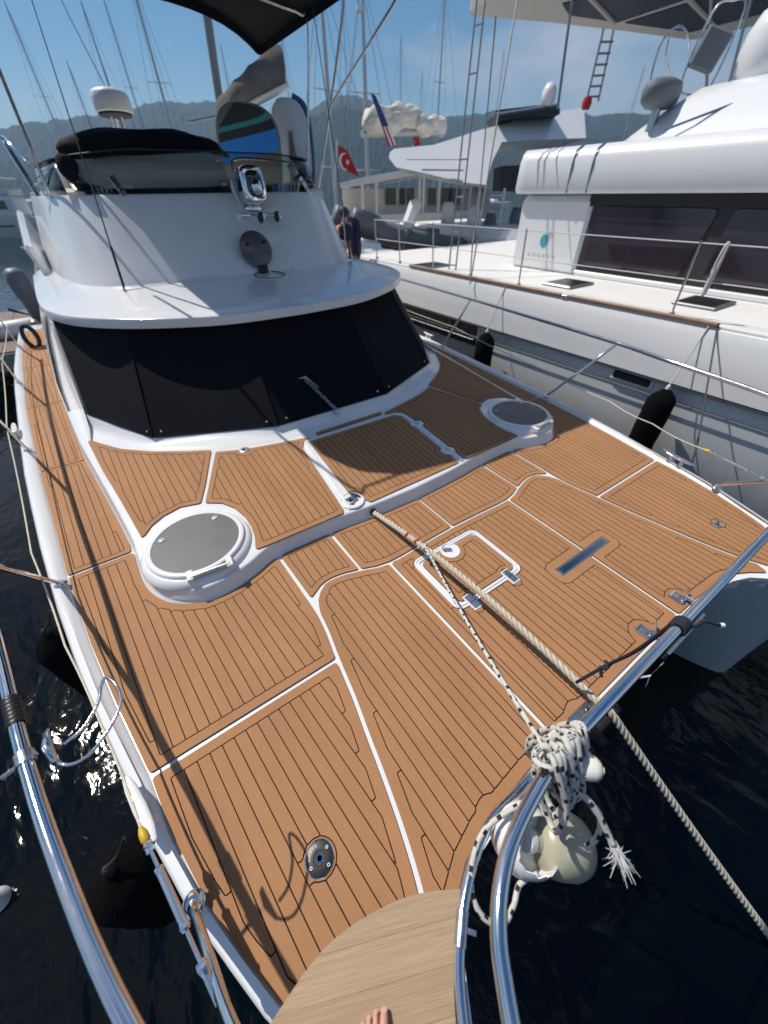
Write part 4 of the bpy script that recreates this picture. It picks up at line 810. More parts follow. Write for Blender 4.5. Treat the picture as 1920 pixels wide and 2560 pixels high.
# broken white float and the squat beige bottle
WP = mat('white_plastic', (.74, .74, .74), .3, coat=.2); BP = mat('beige_plastic', (.40, .385, .28), .3, var=.18, vscale=9, coat=.15)
bc = dep(1310, 2095, .50); bt = thing('broken_float', 'cracked white plastic float shell with a jagged hole, slung under the bow rail', 'float', tuple(bc))
q = Vector((.12, -.62, .62)).normalized().to_track_quat('Z', 'Y').to_matrix(); vs = []; fs = []; nr, ns = 14, 40; r = .105; jag = [rg.uniform(-.05, .16) for _ in range(ns)]
for i in range(nr+1):
    for k in range(ns):
        ph = 2*math.pi*k/ns; open_ = 1.05+jag[k]*(1 if math.cos(ph-4.2) > -.1 else .15)-.55*max(0, math.cos(ph-4.2)); th = math.pi-(math.pi-open_)*i/nr*1.0
        rr = r*(1+(.02 if 3 < i < 6 else 0)); vs.append(q @ Vector((rr*math.sin(th)*math.cos(ph), rr*math.sin(th)*math.sin(ph), rr*1.15*math.cos(th)))+Vector(bc))
for i in range(nr):
    for k in range(ns): fs.append((i*ns+k, i*ns+(k+1) % ns, (i+1)*ns+(k+1) % ns, (i+1)*ns+k))
n0 = len(vs); cc = Vector(bc); vs += [cc+(Vector(v)-cc)*.965 for v in vs]; fs += [tuple(n0+i for i in f[::-1]) for f in fs]; fs += [(nr*ns+k, nr*ns+(k+1) % ns, n0+nr*ns+(k+1) % ns, n0+nr*ns+k) for k in range(ns)]
sh = mesh('shell', vs, fs, WP, bt, smooth=50)
m = MB(); m.lathe([(r*1.005, -.012), (r*1.04, -.008), (r*1.04, .008), (r*1.005, .012)], bc, (.12, -.62, .62), 40); m.build('seam_ridge', WP, bt, smooth=40)
oc = dep(1393, 2108, .44); ob_ = thing('beige_bottle', 'squat translucent beige plastic bottle hanging beside the broken float', 'bottle', tuple(oc))
m = MB(); m.lathe([(.0, -.10), (.075, -.098), (.092, -.085), (.101, -.05), (.101, .0), (.097, .035), (.085, .07), (.06, .095), (.035, .10), (.03, .13), (0, .132)], oc, (-.50, .36, .35), 36); m.build('bottle_body', BP, ob_, smooth=50)
m = MB(); m.lathe([(.036, .125), (.038, .13), (.038, .155), (0, .158)], oc, (-.50, .36, .35), 20); m.build('bottle_cap', WP, ob_, smooth=50)
# navy tie line on the front rail
NL = mat('navy_line', (.010, .012, .03), .7, bump=.4, bscale=500)
ra = dep(1700, 1566, RZ); tl = thing('navy_tie_line', 'dark navy cord hitched round the front rail with a white whipped end', 'cord', tuple(ra))
for k in range(5):
    c = np.array((ra[0]-.02+.011*k, -.005, RZ)); m = MB(); m.tube([c+np.array((.004*math.sin(t), (R_+.006)*math.cos(t), (R_+.006)*math.sin(t))) for t in np.linspace(0, 2*math.pi, 19)[:-1]], .0062, 8, closed=True); m.build('hitch_turn', NL, tl, smooth='all')
en = dep(1441, 1706, .17); kn_ = dep(1513, 1665, .36)
pts = spline([ra+np.array((-.02, .02, .02)), ra+(kn_-ra)*.5+np.array((0, 0, -.02)), kn_, en], 8); m = MB(); m.tube(pts, .0085, 8); m.build('lead', NL, tl, smooth='all')
m = MB(); m.tube([kn_+np.array((.02*math.cos(t), .012*math.sin(2*t), .02*math.sin(t))) for t in np.linspace(0, 9, 30)], .008, 8); m.build('knot', NL, tl, smooth='all')
m = MB(); kt = kn_+np.array((-.03, -.02, -.05)); m.tube(spline([kn_, kn_+np.array((-.02, 0, -.03)), kt], 4), .008, 8); m.build('short_end', NL, tl, smooth='all')
ee = dep(1800, 1563, .94); m = MB(); m.tube(spline([ra+np.array((.02, -.02, .0)), ra+np.array((.05, -.035, .01)), (ra+ee)/2+np.array((.02, 0, .015)), ee], 6), .0075, 8); m.build('free_end', NL, tl, smooth='all')
m = MB(); m.tube([ee, ee+(ee-ra)*.1], .0085, 8); m.build('whipped_tip', WP, tl, smooth=True)
# white strap below the beam
s0 = dep(1650, 1660, .1); wst = thing('white_strap', 'white webbing strap dangling below the front beam by the ladder', 'strap', tuple(s0)); m = MB(); a, b, c = dep(1650, 1665, .05), dep(1625, 1690, -.05), dep(1615, 1715, -.15)
for p, q in ((a, b), (b, c), (b, dep(1560, 1700, .0))): m.loft([[p+np.array((-.012, 0, .004)), p+np.array((.012, 0, .004)), p+np.array((.012, 0, -.002)), p+np.array((-.012, 0, -.002))], [q+np.array((-.012, 0, .004)), q+np.array((.012, 0, .004)), q+np.array((.012, 0, -.002)), q+np.array((-.012, 0, -.002))]], closed=True)
m.build('webbing', WP, wst)
m = MB(); m.tube([a+np.array((.014*math.cos(t), 0, .02+.018*math.sin(t))) for t in np.linspace(0, 6.28, 13)[:-1]], .003, 6, closed=True); m.build('strap_ring', STEEL, wst)
# photographer's bare foot on the seat
SKIN = mat('skin', (.52, .27, .19), .5, var=.08, vscale=30, spec=.4); NAIL = mat('toenail', (.60, .34, .28), .25, coat=.3)
tc_ = az(928, 2560, .545); pn = thing('person', 'bare toes of the person standing on the wooden bow seat', 'person', tuple(tc_))
# foot axes: toes point up the picture (towards -> aft/right), heel towards the viewer
fw = az(928, 2400, .545)-tc_; fw[2] = 0; fw /= np.linalg.norm(fw); sd = np.array((fw[1], -fw[0], 0)); Zs = .533
bm = bmesh.new(); sk = bm.verts.layers.skin.verify(); 
def sv(f, s_, z, r, rz=None):
    v = bm.verts.new(tuple(tc_+fw*f+sd*s_+np.array((0, 0, Zs+z-tc_[2])))); v[sk].radius = (r, rz or r); return v
heel = sv(-.205, 0, .035, .032); mid_ = sv(-.12, .0, .034, .034); ball = sv(-.055, 0, .024, .033); ank = sv(-.185, 0, .09, .034); shin = sv(-.175, 0, .22, .042); calf = sv(-.19, 0, .36, .055); knee = sv(-.16, 0, .50, .052)
for a, b in ((heel, mid_), (mid_, ball), (heel, ank), (ank, shin), (shin, calf), (calf, knee)): bm.edges.new((a, b))
tips = []
for s_, L, r in ((.034, .022, .0125), (.012, .020, .0085), (-.006, .012, .008), (-.022, .002, .0075), (-.036, -.010, .007)):
    a = sv(-.028+L*.2, s_*.95, .018, r*1.15); b = sv(-.008+L*.6, s_, .019, r); c = sv(L, s_*1.02, .013, r*.92); bm.edges.new((ball, a)); bm.edges.new((a, b)); bm.edges.new((b, c)); tips.append((c.co.copy(), r))
root = heel; root[sk].use_root = True
me = bpy.data.meshes.new('body'); bm.to_mesh(me); bm.free(); fo = link('body', me, SKIN, pn, False)
md = fo.modifiers.new('skin', 'SKIN'); md.use_smooth_shade = True; sb = fo.modifiers.new('sub', 'SUBSURF'); sb.levels = sb.render_levels = 2
for c, r in tips: m = MB(); m.lathe([(r*.62, 0), (r*.6, .0015), (0, .003)], c+Vector((*(fw[:2]*-.001), r*.62)), Vector((fw[0]*.45, fw[1]*.45, 1)), 10); m.build('toenail', NAIL, pn, smooth=True)
# fender alongside the left hull
FB_ = mat('black_fender_sock', (.0035, .0035, .004), 1., bump=.6, bscale=60, spec=.08)
def fender(label, top, L, r, group=None, tilt=(0, 0, 1), ropecol=None, line_to=None, name='fender', eye=None):
    t = thing(name, label, 'fender', tuple(top), group); m = MB(); prof = [(.02, 0), (.05, -.02), (r*.72, -.08), (r, -.16), (r*1.02, -L*.5), (r, -L+.14), (r*.75, -L+.05), (r*.3, -L), (0, -L)]
    pr = []
    for a, b in zip(prof[:-1], prof[1:]):
        for k in range(3): pr.append((a[0]+(b[0]-a[0])*k/3, a[1]+(b[1]-a[1])*k/3))
    m.lathe(pr+[prof[-1]], top, tilt, 22); m.v = [(x+.006*math.sin(z*31+math.atan2(y-top[1], x-top[0])*7), y+.006*math.sin(z*27+x*40), z) for x, y, z in m.v]; m.build('fender_sock', FB_, t, smooth='all')
    m = MB(); m.lathe([(.025, -.03), (.028, .0), (.02, .03), (.012, .045), (0, .045)], top, tilt, 14); m.build('fender_eye', eye or BLACK, t, smooth='all')
    if line_to is not None: m = MB(); m.tube(spline([np.array(top)+np.array((0, 0, .04)), (np.array(top)+np.array(line_to))/2+np.array((0, 0, -.01)), line_to], 5), .008, 7); m.build('fender_line', ropecol or BRW, t, smooth=True)
    return t
fender('black sock fender hanging over dark water beside the left gunwale', (-2.72, .86, -.10), .85, .17, line_to=(-2.59, .88, .06), ropecol=BLACK)
fender('black fender half hidden behind the left stanchion, far along the gunwale', (-2.98, 2.5, -.12), .85, .15, line_to=(-2.87, 2.5, .06), ropecol=BLACK)
# small white float drifting at the far left edge
wf = az(-12, 2255, -1.33); wt = thing('white_buoy', 'small pale buoy floating in the dark water at the left edge', 'buoy', tuple(wf)); m = MB(); m.lathe([(0, -.08), (.05, -.06), (.08, 0), (.05, .06), (.02, .08), (.015, .11), (0, .11)], wf, (.3, 0, 1), 20); m.build('buoy_ball', WP, wt, smooth=50)
m = MB(); m.tube([wf+np.array((.03*math.cos(t), 0, .12+.02*math.sin(t))) for t in np.linspace(0, 6.28, 11)[:-1]], .006, 6, closed=True); m.build('buoy_eye', STEELB, wt)
# ------------------------------------------------------------------ water, hills
def water():
    m = bpy.data.materials.new('sea_water'); m.use_nodes = True; t = m.node_tree; b = t.nodes['Principled BSDF']; b.inputs['Base Color'].default_value = (.0003, .0013, .0014, 1); b.inputs['Roughness'].default_value = .05; b.inputs['IOR'].default_value = 1.333
    g = t.nodes.new('ShaderNodeNewGeometry'); ad = None; prev = None
    for sc, st, d in (((2.2, 1.4, 1), .17, .05), ((7, 4.5, 1), .12, .02), ((26, 18, 1), .05, .006)):
        mp = t.nodes.new('ShaderNodeMapping'); mp.inputs['Scale'].default_value = sc; mp.inputs['Rotation'].default_value = (0, 0, .5); n = t.nodes.new('ShaderNodeTexNoise'); n.inputs['Scale'].default_value = 1; n.inputs['Detail'].default_value = 2; n.inputs['Distortion'].default_value = .6
        bp = t.nodes.new('ShaderNodeBump'); bp.inputs['Strength'].default_value = st; bp.inputs['Distance'].default_value = d*4
        t.links.new(g.outputs['Position'], mp.inputs['Vector']); t.links.new(mp.outputs[0], n.inputs['Vector']); t.links.new(n.outputs['Fac'], bp.inputs['Height'])
        if prev: t.links.new(prev.outputs[0], bp.inputs['Normal'])
        prev = bp
    t.links.new(prev.outputs[0], b.inputs['Normal']); return m
WZ = -1.35
o = mesh('water', [(-3000, -400, WZ), (3000, -400, WZ), (3000, 4000, WZ), (-3000, 4000, WZ)], [(0, 1, 2, 3)], water()); tag(o, kind='structure')
HM = mat('wooded_hillside', (.012, .019, .015), .95, var=.5, vscale=.06, bump=.35, bscale=.25, spec=.1)
def hill(name, dist, prof, thick, jag):
    """prof: (px, py) of the skyline at this distance"""
    xs = np.linspace(prof[0][0], prof[-1][0], 420); ys = np.interp(xs, [p[0] for p in prof], [p[1] for p in prof]); vs = []; n = len(xs); r = np.random.default_rng(int(dist)); rows = 22
    ph = np.cumsum(r.normal(0, 1, n)); ph -= np.linspace(0, ph[-1], n); cr_ = np.convolve(r.uniform(0, 1, n+4)**1.5, np.ones(3)/3, 'same')[:n]
    for i, (x, y) in enumerate(zip(xs, ys+10)):
        d_ = ray(x, y); hd = np.hypot(d_[0], d_[1]); un_ = np.array((d_[0]/hd, d_[1]/hd, 0)); top = CAM+d_*(dist/hd); zt = top[2]+ph[i]*.05+cr_[i]*jag*1.4
        for k in range(rows):
            f = k/(rows-1); f2 = math.sin(f*math.pi/2); off_ = un_*(-thick*(1-f)+4*math.sin(x*.011+f*7)*math.sin(f*9+x*.004)*(0 < f < 1)+r.normal(0, 1.5)*(0 < f < 1)); vs.append((top[0]+off_[0], top[1]+off_[1], WZ-2+(zt-WZ+2)*f2+r.uniform(-1, 1)*jag*.2*(0 < f < 1)))
    fs = [(i*rows+k, (i+1)*rows+k, (i+1)*rows+k+1, i*rows+k+1) for i in range(n-1) for k in range(rows-1)]
    # back slope
    m = len(vs); vs += [(vs[i*rows+rows-1][0]*(1+1.4*thick/dist), vs[i*rows+rows-1][1]*(1+1.4*thick/dist), WZ-2) for i in range(n)]; fs += [(i*rows+rows-1, (i+1)*rows+rows-1, m+i+1, m+i) for i in range(n-1)]
    return tag(mesh(name, vs, fs, HM), kind='structure')
hill('hills', 900, [(-500, 335), (-300, 330), (0, 322), (60, 312), (130, 300), (200, 288), (300, 282), (370, 262), (420, 252), (480, 258), (540, 252), (600, 262), (680, 290), (760, 285), (800, 262), (850, 240), (890, 236), (930, 255), (980, 275), (1060, 290), (1150, 288), (1250, 280), (1350, 283), (1500, 290), (1650, 288), (1900, 300), (2600, 330)], 260, 5)
hill('near_hill', 620, [(-500, 425), (-100, 418), (200, 410), (420, 372), (600, 330), (700, 310), (790, 290), (860, 268), (930, 292), (1000, 330), (1100, 345), (1300, 350), (1600, 345), (2600, 400)], 160, 3.5)
# ------------------------------------------------------------------ neighbouring sailing catamaran
NB = thing('sailing_catamaran', 'large white sailing catamaran moored close alongside on the right', 'catamaran', (6.5, 3, WZ))
NH = mat('neighbour_gelcoat', (.72, .73, .735), .3, coat=.3, var=.03, vscale=1.2); ND = mat('neighbour_deck', (.74, .73, .71), .55, var=.03); NG = mat('neighbour_glass', (.006, .0065, .008), .25, spec=.3); NW = mat('varnished_toe_rail', (.26, .15, .08), .5, var=.2, vscale=12)
secs = []
for y in (-4.5, -4, -3, -1.5, 0, 2, 4, 6, 8, 9.6):
    w = max(0, min(1, (y+4.6)/3.2))**.7; x0 = 4.9-(4.9-3.75)*w; s = 1.02+.03*(1-w)
    secs.append([(x0+.55, y, s+.0), (x0+.12, y, s+.0), (x0+.04, y, s-.03), (x0, y, s-.12), (x0-.02*w, y, .55), (x0-.03*w, y, .36), (x0+.05*w, y, .30), (x0+.06*w, y, -.2), (x0+.22*w, y, -1.0), (x0+.45*w, y, -1.6), (5.2, y, -1.9), (6.0, y, -1.3), (6.1, y, s-.4), (6.1, y, s-.02)])
MB().loft(secs, closed=True).build('hull', NH, NB, smooth=35)
MB().prism([(3.86, -1.5), (3.80, 2), (3.80, 9.5), (10.5, 9.5), (10.5, -1.5)], .90, 1.022).build('side_deck', ND, NB)
# portlights in the hull side
for y0, y1, z0, z1, nm in ((5.0, 7.35, -.07, .40, 'hull_window'), (1.88, 2.46, .17, .37, 'hull_window')):
    m = MB(); m.box((3.79, (y0+y1)/2, (z0+z1)/2), (.06, y1-y0, z1-z0), ch=.02); hw = m.build(nm, NH, NB)
    m = MB(); m.box((3.765, (y0+y1)/2, (z0+z1)/2), (.05, y1-y0-.08, z1-z0-.08), ch=.015); m.build('pane', NG, hw)
    if y1 > 5:
        for k in (.33, .66): m = MB(); m.box((3.75, y0+(y1-y0)*k, (z0+z1)/2), (.03, .05, z1-z0-.06)); m.build('mullion', BLACK, hw)
        m = MB(); m.tube([(3.735, y0+.1, .08), (3.735, y1-.1, .08)], .012, 6); m.build('window_bar', STEELB, hw, smooth=True)
for y0, y1 in ((3.56, 7.2), (1.55, 3.44)): m = MB(); m.box((3.80, (y0+y1)/2, 1.04), (.05, y1-y0, .04), ch=.008); m.build('toe_rail', NW, NB)
m = MB(); m.box((3.80, 3.5, 1.035), (.06, .1, .03), ch=.005); m.build('fairlead', STEEL, NB)
for x, y in ((4.62, 4.03), (4.85, 2.13), (4.15, 6.95)):
    m = MB(); m.box((x, y, 1.04), (.66, .52, .035), ch=.012); dh = m.build('deck_hatch', mat('hatch_frame', (.25, .26, .27), .4, .6), NB); m = MB(); m.box((x, y, 1.052), (.58, .44, .02), ch=.006); m.build('hatch_glass', NG, dh)
# cabin
def slab(pts_y, x0, x1, z0, z1): pass
m = MB(); m.box((7.4, .6, 1.55), (3.8, 7.9, 1.25), ch=.05); m.build('cabin_core', mat('dark_interior', (.02, .02, .022), .6), NB)
m = MB(); m.box((5.62, 5.25, 1.55), (.3, 1.5, 1.12), ch=.08); cp = m.build('cabin_end_panel', NH, NB)
m = MB(); m.box((5.56, .6, 1.06), (.16, 7.9, .10), ch=.03); m.build('cabin_sill', NH, NB)
for y0, y1 in ((2.72, 4.40), (.95, 2.50), (-1.2, .75)):
    q = [(y0+.10, 1.20), (y1, 1.20), (y1, 1.98), (y0-.05, 1.98)]; q = fillet(q, .08, 4); n = len(q); m = MB(); m.add([(5.475, a, b) for a, b in q]+[(5.52, a, b) for a, b in q], [tuple(range(n))]+[(i, (i+1) % n, (i+1) % n+n, i+n) for i in range(n)]); m.build('cabin_window', mat('purple_tint_glass', (.030, .022, .030), .08, coat=.6), NB)
m = MB(); m.box((5.51, .8, 2.06), (.06, 7.6, .16), ch=.01); m.build('window_head', BLACK, NB)
# roof with rounded edge
secs = []
for y in (6.08, 6.05, 5.9, 5.5, 4, 2, 0, -2, -3.2):
    e = .02 if y > 6.06 else .0; sc = .9 if y > 6.06 else 1
    secs.append([(5.38+e, y, 2.14+e), (5.34+e, y, 2.2), (5.35+e, y, 2.56*sc+.2*(1-sc)), (5.40+e, y, 2.66), (5.50, y, 2.72), (5.75, y, 2.74), (8.5, y, 2.76), (10.8, y, 2.74), (10.9, y, 2.2), (10.8, y, 2.14)])
MB().loft(secs, closed=True).build('cabin_roof', NH, NB, smooth=45)
for y in (4.62, 4.98):
    m = MB(); m.tube([(5.35, y, 2.15), (5.335, y, 2.5), (5.37, y, 2.66), (5.5, y-.02, 2.735), (5.8, y-.1, 2.752)], .012, 6); m.build('roof_pinstripe', mat('slate_blue_stripe', (.10, .17, .26), .5), NB, smooth=True)
# flybridge coaming: swelling dome
secs = []
for t in np.linspace(0, 1, 14):
    y = 4.9-6.5*t; hgt = 1.0*min(1, (t/.16))**.55 if t < .16 else 1.; xo = 6.0+.35*(1-hgt)
    secs.append([(xo-.25, y, 2.70), (xo-.1, y, 2.70+.14*hgt), (xo+.1, y, 2.70+.40*hgt), (xo+.35, y, 2.70+.56*hgt), (xo+.8, y, 2.70+.64*hgt), (xo+1.8, y, 2.70+.62*hgt), (xo+3.2, y, 2.70+.5*hgt), (xo+3.6, y, 2.7)])
MB().loft(secs, cap=False).build('flybridge_coaming', NH, NB, smooth='all')
m = MB(); m.tube(spline([(5.72, 3.9, 2.81), (6.0, 3.4, 2.98), (6.2, 2.9, 3.13), (6.35, 2.4, 3.22), (6.5, 1.5, 3.28)], 5), .014, 6); m.build('coaming_pinstripe', MATS['slate_blue_stripe'], NB, smooth=True)
WIRE = mat('dull_wire', (.22, .22, .23), .5, .3)
# helm seat, wheel and headrest on the flybridge
SG = mat('grey_upholstery', (.13, .15, .17), .7); hs = ay(1660, 215, 4.3)
m = MB(); m.loft([[(hs[0]+(.36*k)*math.cos(a), hs[1]+.2*k*math.sin(a), hs[2]+z) for a in np.linspace(0, 2*math.pi, 19)[:-1]] for z, k in ((-.22, .7), (-.16, .98), (-.05, 1.05), (.03, .95), (.07, .6))], closed=True); m.build('helm_seat', SG, NB, smooth='all')
m = MB(); m.tube([hs+np.array((0, 0, -.2)), hs+np.array((0, .0, -.7))], .06, 10); m.build('seat_pedestal', STEELB, NB, smooth=True)
hb = ay(1775, 125, 4.2); m = MB(); m.box(hb, (.36, .10, .40), rz=-.9, ch=.03, tilt=Matrix.Rotation(.3, 3, 'Y')); m.build('headrest', SG, NB)
m = MB(); fr_ = [(-.14, .16, -.3), (-.06, .1, .36), (.07, -.05, .44), (.17, -.2, .36), (.12, -.16, -.34), (.0, 0, -.42)]; m.tube(spline([hb+np.array(q)+np.array((.06, .05, 0)) for q in fr_], 4, closed=True), .014, 8, closed=True); m.build('headrest_frame', STEELB, NB, smooth=True)
hl = ay(1695, 130, 4.6); pts = [ay(a, b, 4.6) for a, b in ((1622, 245), (1632, 175), (1655, 105), (1690, 68), (1712, 75), (1722, 110), (1718, 160))]
m = MB(); m.tube(spline(pts, 6), .016, 8); m.build('seat_hoop', STEELB, NB, smooth=True)
m = MB(); m.tube(spline([ay(a, b, 4.6) for a, b in ((1672, 95), (1665, 150), (1675, 190))], 5), .012, 8); m.build('seat_brace', STEELB, NB, smooth=True)
# satellite dome on the right edge
sd_ = ay(1935, 105, 3.6); m = MB(); m.lathe([(.30, -.34), (.34, -.28), (.36, -.1), (.35, .1), (.27, .28), (.14, .37), (0, .40)], sd_, n=32); do = m.build('satellite_dome', NH, NB, smooth=50)
m = MB(); m.lathe([(.2, -.62), (.33, -.5), (.36, -.42), (.34, -.36)], sd_, n=32); m.build('dome_cup', NH, do, smooth=50); m = MB(); m.box(sd_+np.array((.1, 0, -.85)), (.8, .7, .3), ch=.08); m.build('dome_plinth', mat('blue_cushion', (.03, .07, .14), .7), do)
m = MB(); m.tube([ay(1850, 195, 3.9)+np.array((.10*math.cos(t), 0, .10*math.sin(t))) for t in np.linspace(0, 6.28, 21)[:-1]], .02, 8, closed=True); m.build('winch_ring', BLACK, NB, smooth=True)
# hard top
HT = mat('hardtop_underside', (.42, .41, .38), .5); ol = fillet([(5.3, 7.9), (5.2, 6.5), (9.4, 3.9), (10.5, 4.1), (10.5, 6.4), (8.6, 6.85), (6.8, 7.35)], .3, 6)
MB().prism(ol, 4.50, 4.66, ch=.05).build('hardtop', HT, NB)
for a in (((6.35, 6.6), (6.9, 6.85), (8.0, 6.6), (7.9, 5.15), (6.5, 6.0)), ((8.15, 6.55), (9.8, 6.15), (9.8, 4.4), (9.3, 4.25), (8.1, 5.05))): MB().prism(list(a), 4.485, 4.505).build('hardtop_panel', mat('black_solar', (.012, .012, .014), .35), NB)
for a, b in (((6.3, 6.1), (7.9, 6.6)), ((7.7, 5.3), (9.8, 5.7))): m = MB(); m.tube([(*a, 4.47), (*b, 4.47)], .035, 8); m.build('hardtop_rib', HT, NB, smooth=True)
for (px0, py0), (px1, py1), X in (((1434, 0), (1394, 272), 5.75), ((1780, 0), (1765, 235), 7.0), ((1885, 0), (1818, 225), 6.6), ((1240, 70), (1200, 480), 5.4)):
    a, b = ax(px0, py0-30, X), ax(px1, py1, X); m = MB(); m.tube([a, b], .02 if px0 != 1240 else .012, 8); m.build('hardtop_post', WIRE, NB, smooth=True)
# stanchions and life lines
sy = [8.6, 7.7, 6.6, 5.55, 4.45, 2.1, -.1]
for y in sy:
    m = MB(); m.tube([(3.92, y, 1.02), (3.88, y+.02, 1.76)], .013, 8); st = m.build('stanchion', STEELB, NB, smooth=True); m = MB(); m.lathe([(.035, 0), (.03, .03), (.016, .05)], (3.92, y, 1.02), n=12); m.build('stanchion_foot', STEELB, st, smooth=True)
for z in (1.74, 1.40): m = MB(); m.tube([(3.92+(3.88-3.92)*(z-1.02)/.74, y, z) for y in sy], .006, 6); m.build('guard_line', mat('white_wire', (.66, .66, .66), .5), NB, smooth=True)
lb_ = thing('line_hank', 'white line hung in a loose hank on the neighbour\'s guard rail', 'line', (3.86, 1.85, 1.3)); m = MB()
for k in range(5): m.tube([(3.86+.008*math.sin(a*2+k), 1.85+.010*math.cos(a)+.004*k, 1.52+.24*math.sin(a)) for a in np.linspace(0, 6.28, 21)[:-1]], .012, 6, closed=True)
m.build('hank', mat('white_line', (.6, .59, .55), .8), lb_, smooth=True)
# rope-ladder shroud
def shroud(parent, a, b, w, rungs, n, r=.014, name='shroud'):
    a, b = np.array(a, float), np.array(b, float); w = np.array(w, float)
    for k in (0, 1): m = MB(); m.tube([a+w*k, b+w*k*.8], r, 8); sh = m.build(name, WIRE, parent, smooth=True)
    for k in range(rungs): t = (k+.5)/n; m = MB(); m.tube([a+(b-a)*t, a+w+(b-a)*t], r*.9, 6); m.build('ratline', WIRE, parent, smooth=True)
s0, s1 = ax(1098, 905, 3.93), ax(1192, 0, 4.7); d = (s1-s0); shroud(NB, s0+np.array((0, 0, 0)), s0+d*2.2, (.03, -.17, 0), 10, 22)
s0, s1 = ax(1200, 560, 4.0), ax(1285, 50, 4.9); m = MB(); m.tube([s0-(s1-s0)*.35, s0+(s1-s0)*3], .012, 8); m.build('stay', WIRE, NB, smooth=True)
# emblem and name on the end panel
TEAL = mat('teal_emblem', (.05, .35, .40), .5); ec = ax(1360, 602, 5.465); m = MB(); m.lathe([(.0, 0), (.07, 0), (.085, .003)], ec, (-1, 0, 0), 20, sy=1.15); m.build('emblem', TEAL, NB)
for k in range(6): m = MB(); m.box((5.466, ec[1]+.28-.11*k, ec[2]-.22), (.004, .05, .035)); m.build('name_letter', mat('faint_grey_print', (.5, .51, .52), .5), NB)
# shade and reflection stripes along the neighbour's knuckle, drawn in as dark tubes
for z, r in ((.33, .018), (.14, .010)): m = MB(); m.tube([(3.745, y, z) for y in np.linspace(8.5, -1.2, 20)], r, 8); m.build('knuckle_shade_strip', mat('shade_strip_grey', (.12, .13, .14), .6), NB, smooth=True)
# fenders between the boats
for y, lab in ((4.6, 'farther black fender hung against the neighbouring hull beside the big hull window'), (1.63, 'nearer black fender hung against the neighbouring hull by the small hull window')):
    fender(lab, (3.52, y, .36), 1.05, .155, 'fenders between the two catamarans', line_to=(3.80, y, 1.06), eye=mat('white_rope_eye', (.62, .6, .55), .7))
mlr = thing('black_mooring_line', 'thin black line slanting from the neighbour\'s deck to the right cleat', 'line', (2.5, .9, .1)); m = MB(); m.tube(spline([(2.50, .80, .12), (2.85, .95, .25), (3.72, 1.5, .95), (3.8, 1.55, 1.05)], 5), .009, 7); m.build('line', BLACK, mlr, smooth=True)
# ------------------------------------------------------------------ marina background
HC_ = [mat('boat_white', (.74, .74, .73), .35, var=.03), mat('boat_navy', (.02, .03, .06), .3), mat('boat_teal_hull', (.05, .12, .12), .35), mat('boat_cream', (.66, .62, .55), .4)]
WIN = mat('boat_window', (.02, .022, .026), .1, coat=.4); ALM = mat('mast_alloy', (.50, .50, .50), .4, .5); ALD = mat('mast_dark', (.20, .20, .21), .45, .3)
def hullform(L, B, H, pos, rz, mt, parent, name='hull'):
    secs = []
    for t in np.linspace(0, 1, 10):
        w = (1-((t-.42)/.58)**2.4 if t > .42 else 1-.12*((.42-t)/.42)**2)*B/2; w = max(w, .02); y = (t-.5)*L; s = H*(1+.18*t*t)
        secs.append([(-w, y, s), (-w*.97, y, s*.45), (-w*.7, y, -.25), (0, y, -.5), (w*.7, y, -.25), (w*.97, y, s*.45), (w, y, s)])
    m = MB(); m.loft(secs, closed=True); m.xform(Matrix.Translation(pos) @ Matrix.Rotation(rz, 4, 'Z')); return m.build(name, mt, parent, smooth=30)
def motor_yacht(label, pos, L, rz, hm=0, decks=2, group='motor yachts in the marina'):
    t = thing('motor_yacht', label, 'yacht', pos, group); T = Matrix.Translation(pos) @ Matrix.Rotation(rz, 4, 'Z'); H = L*.12; hullform(L, L*.3, H, pos, rz, HC_[hm], t)
    def blk(c, d, mt, nm, ch=.15, par=t): m = MB(); m.box(c, d, ch=ch); m.xform(T); return m.build(nm, mt, par)
    blk((0, -.06*L, H+.06*L), (L*.24, L*.5, L*.12), HC_[0], 'cabin', .25)
    for s in (-1, 1):
        for k in range(3): blk((s*L*.1215, -.2*L+k*.14*L, H+.075*L), (.05, L*.11, L*.05), WIN, 'window', .02)
        blk((s*(L*.148), -.05*L, H*.62), (.05, L*.4, .18), WIN, 'hull_window', .02)
    blk((0, .195*L, H+.075*L), (L*.2, .06, L*.06), WIN, 'windscreen', .02)
    if decks > 1:
        blk((0, -.1*L, H+.145*L), (L*.23, L*.42, L*.035), HC_[0], 'upper_deck', .1)
        for s in (-1, 1): 
            for k in (-.28, .02): m = MB(); m.tube([(s*L*.095, k*L, H+.15*L), (s*L*.09, k*L, H+.215*L)], .05, 6); m.xform(T); m.build('post', ALM, t, smooth=True)
        blk((0, -.13*L, H+.22*L), (L*.22, L*.36, .14), HC_[0], 'hardtop', .06)
        m = MB(); m.lathe([(.3, 0), (.34, .1), (.3, .3), (0, .36)], (0, -.2*L, H+.23*L), n=16); m.xform(T); m.build('radar_dome', HC_[0], t, smooth=50)
    m = MB(); m.tube([T @ Vector((L*.14*s, y*L, H*1.1+.7)) for s, y in ((-1, -.1), (-.9, .25), (0, .5), (.9, .25), (1, -.1))], .025, 6); m.build('rail', STEELB, t, smooth=True)
    return t
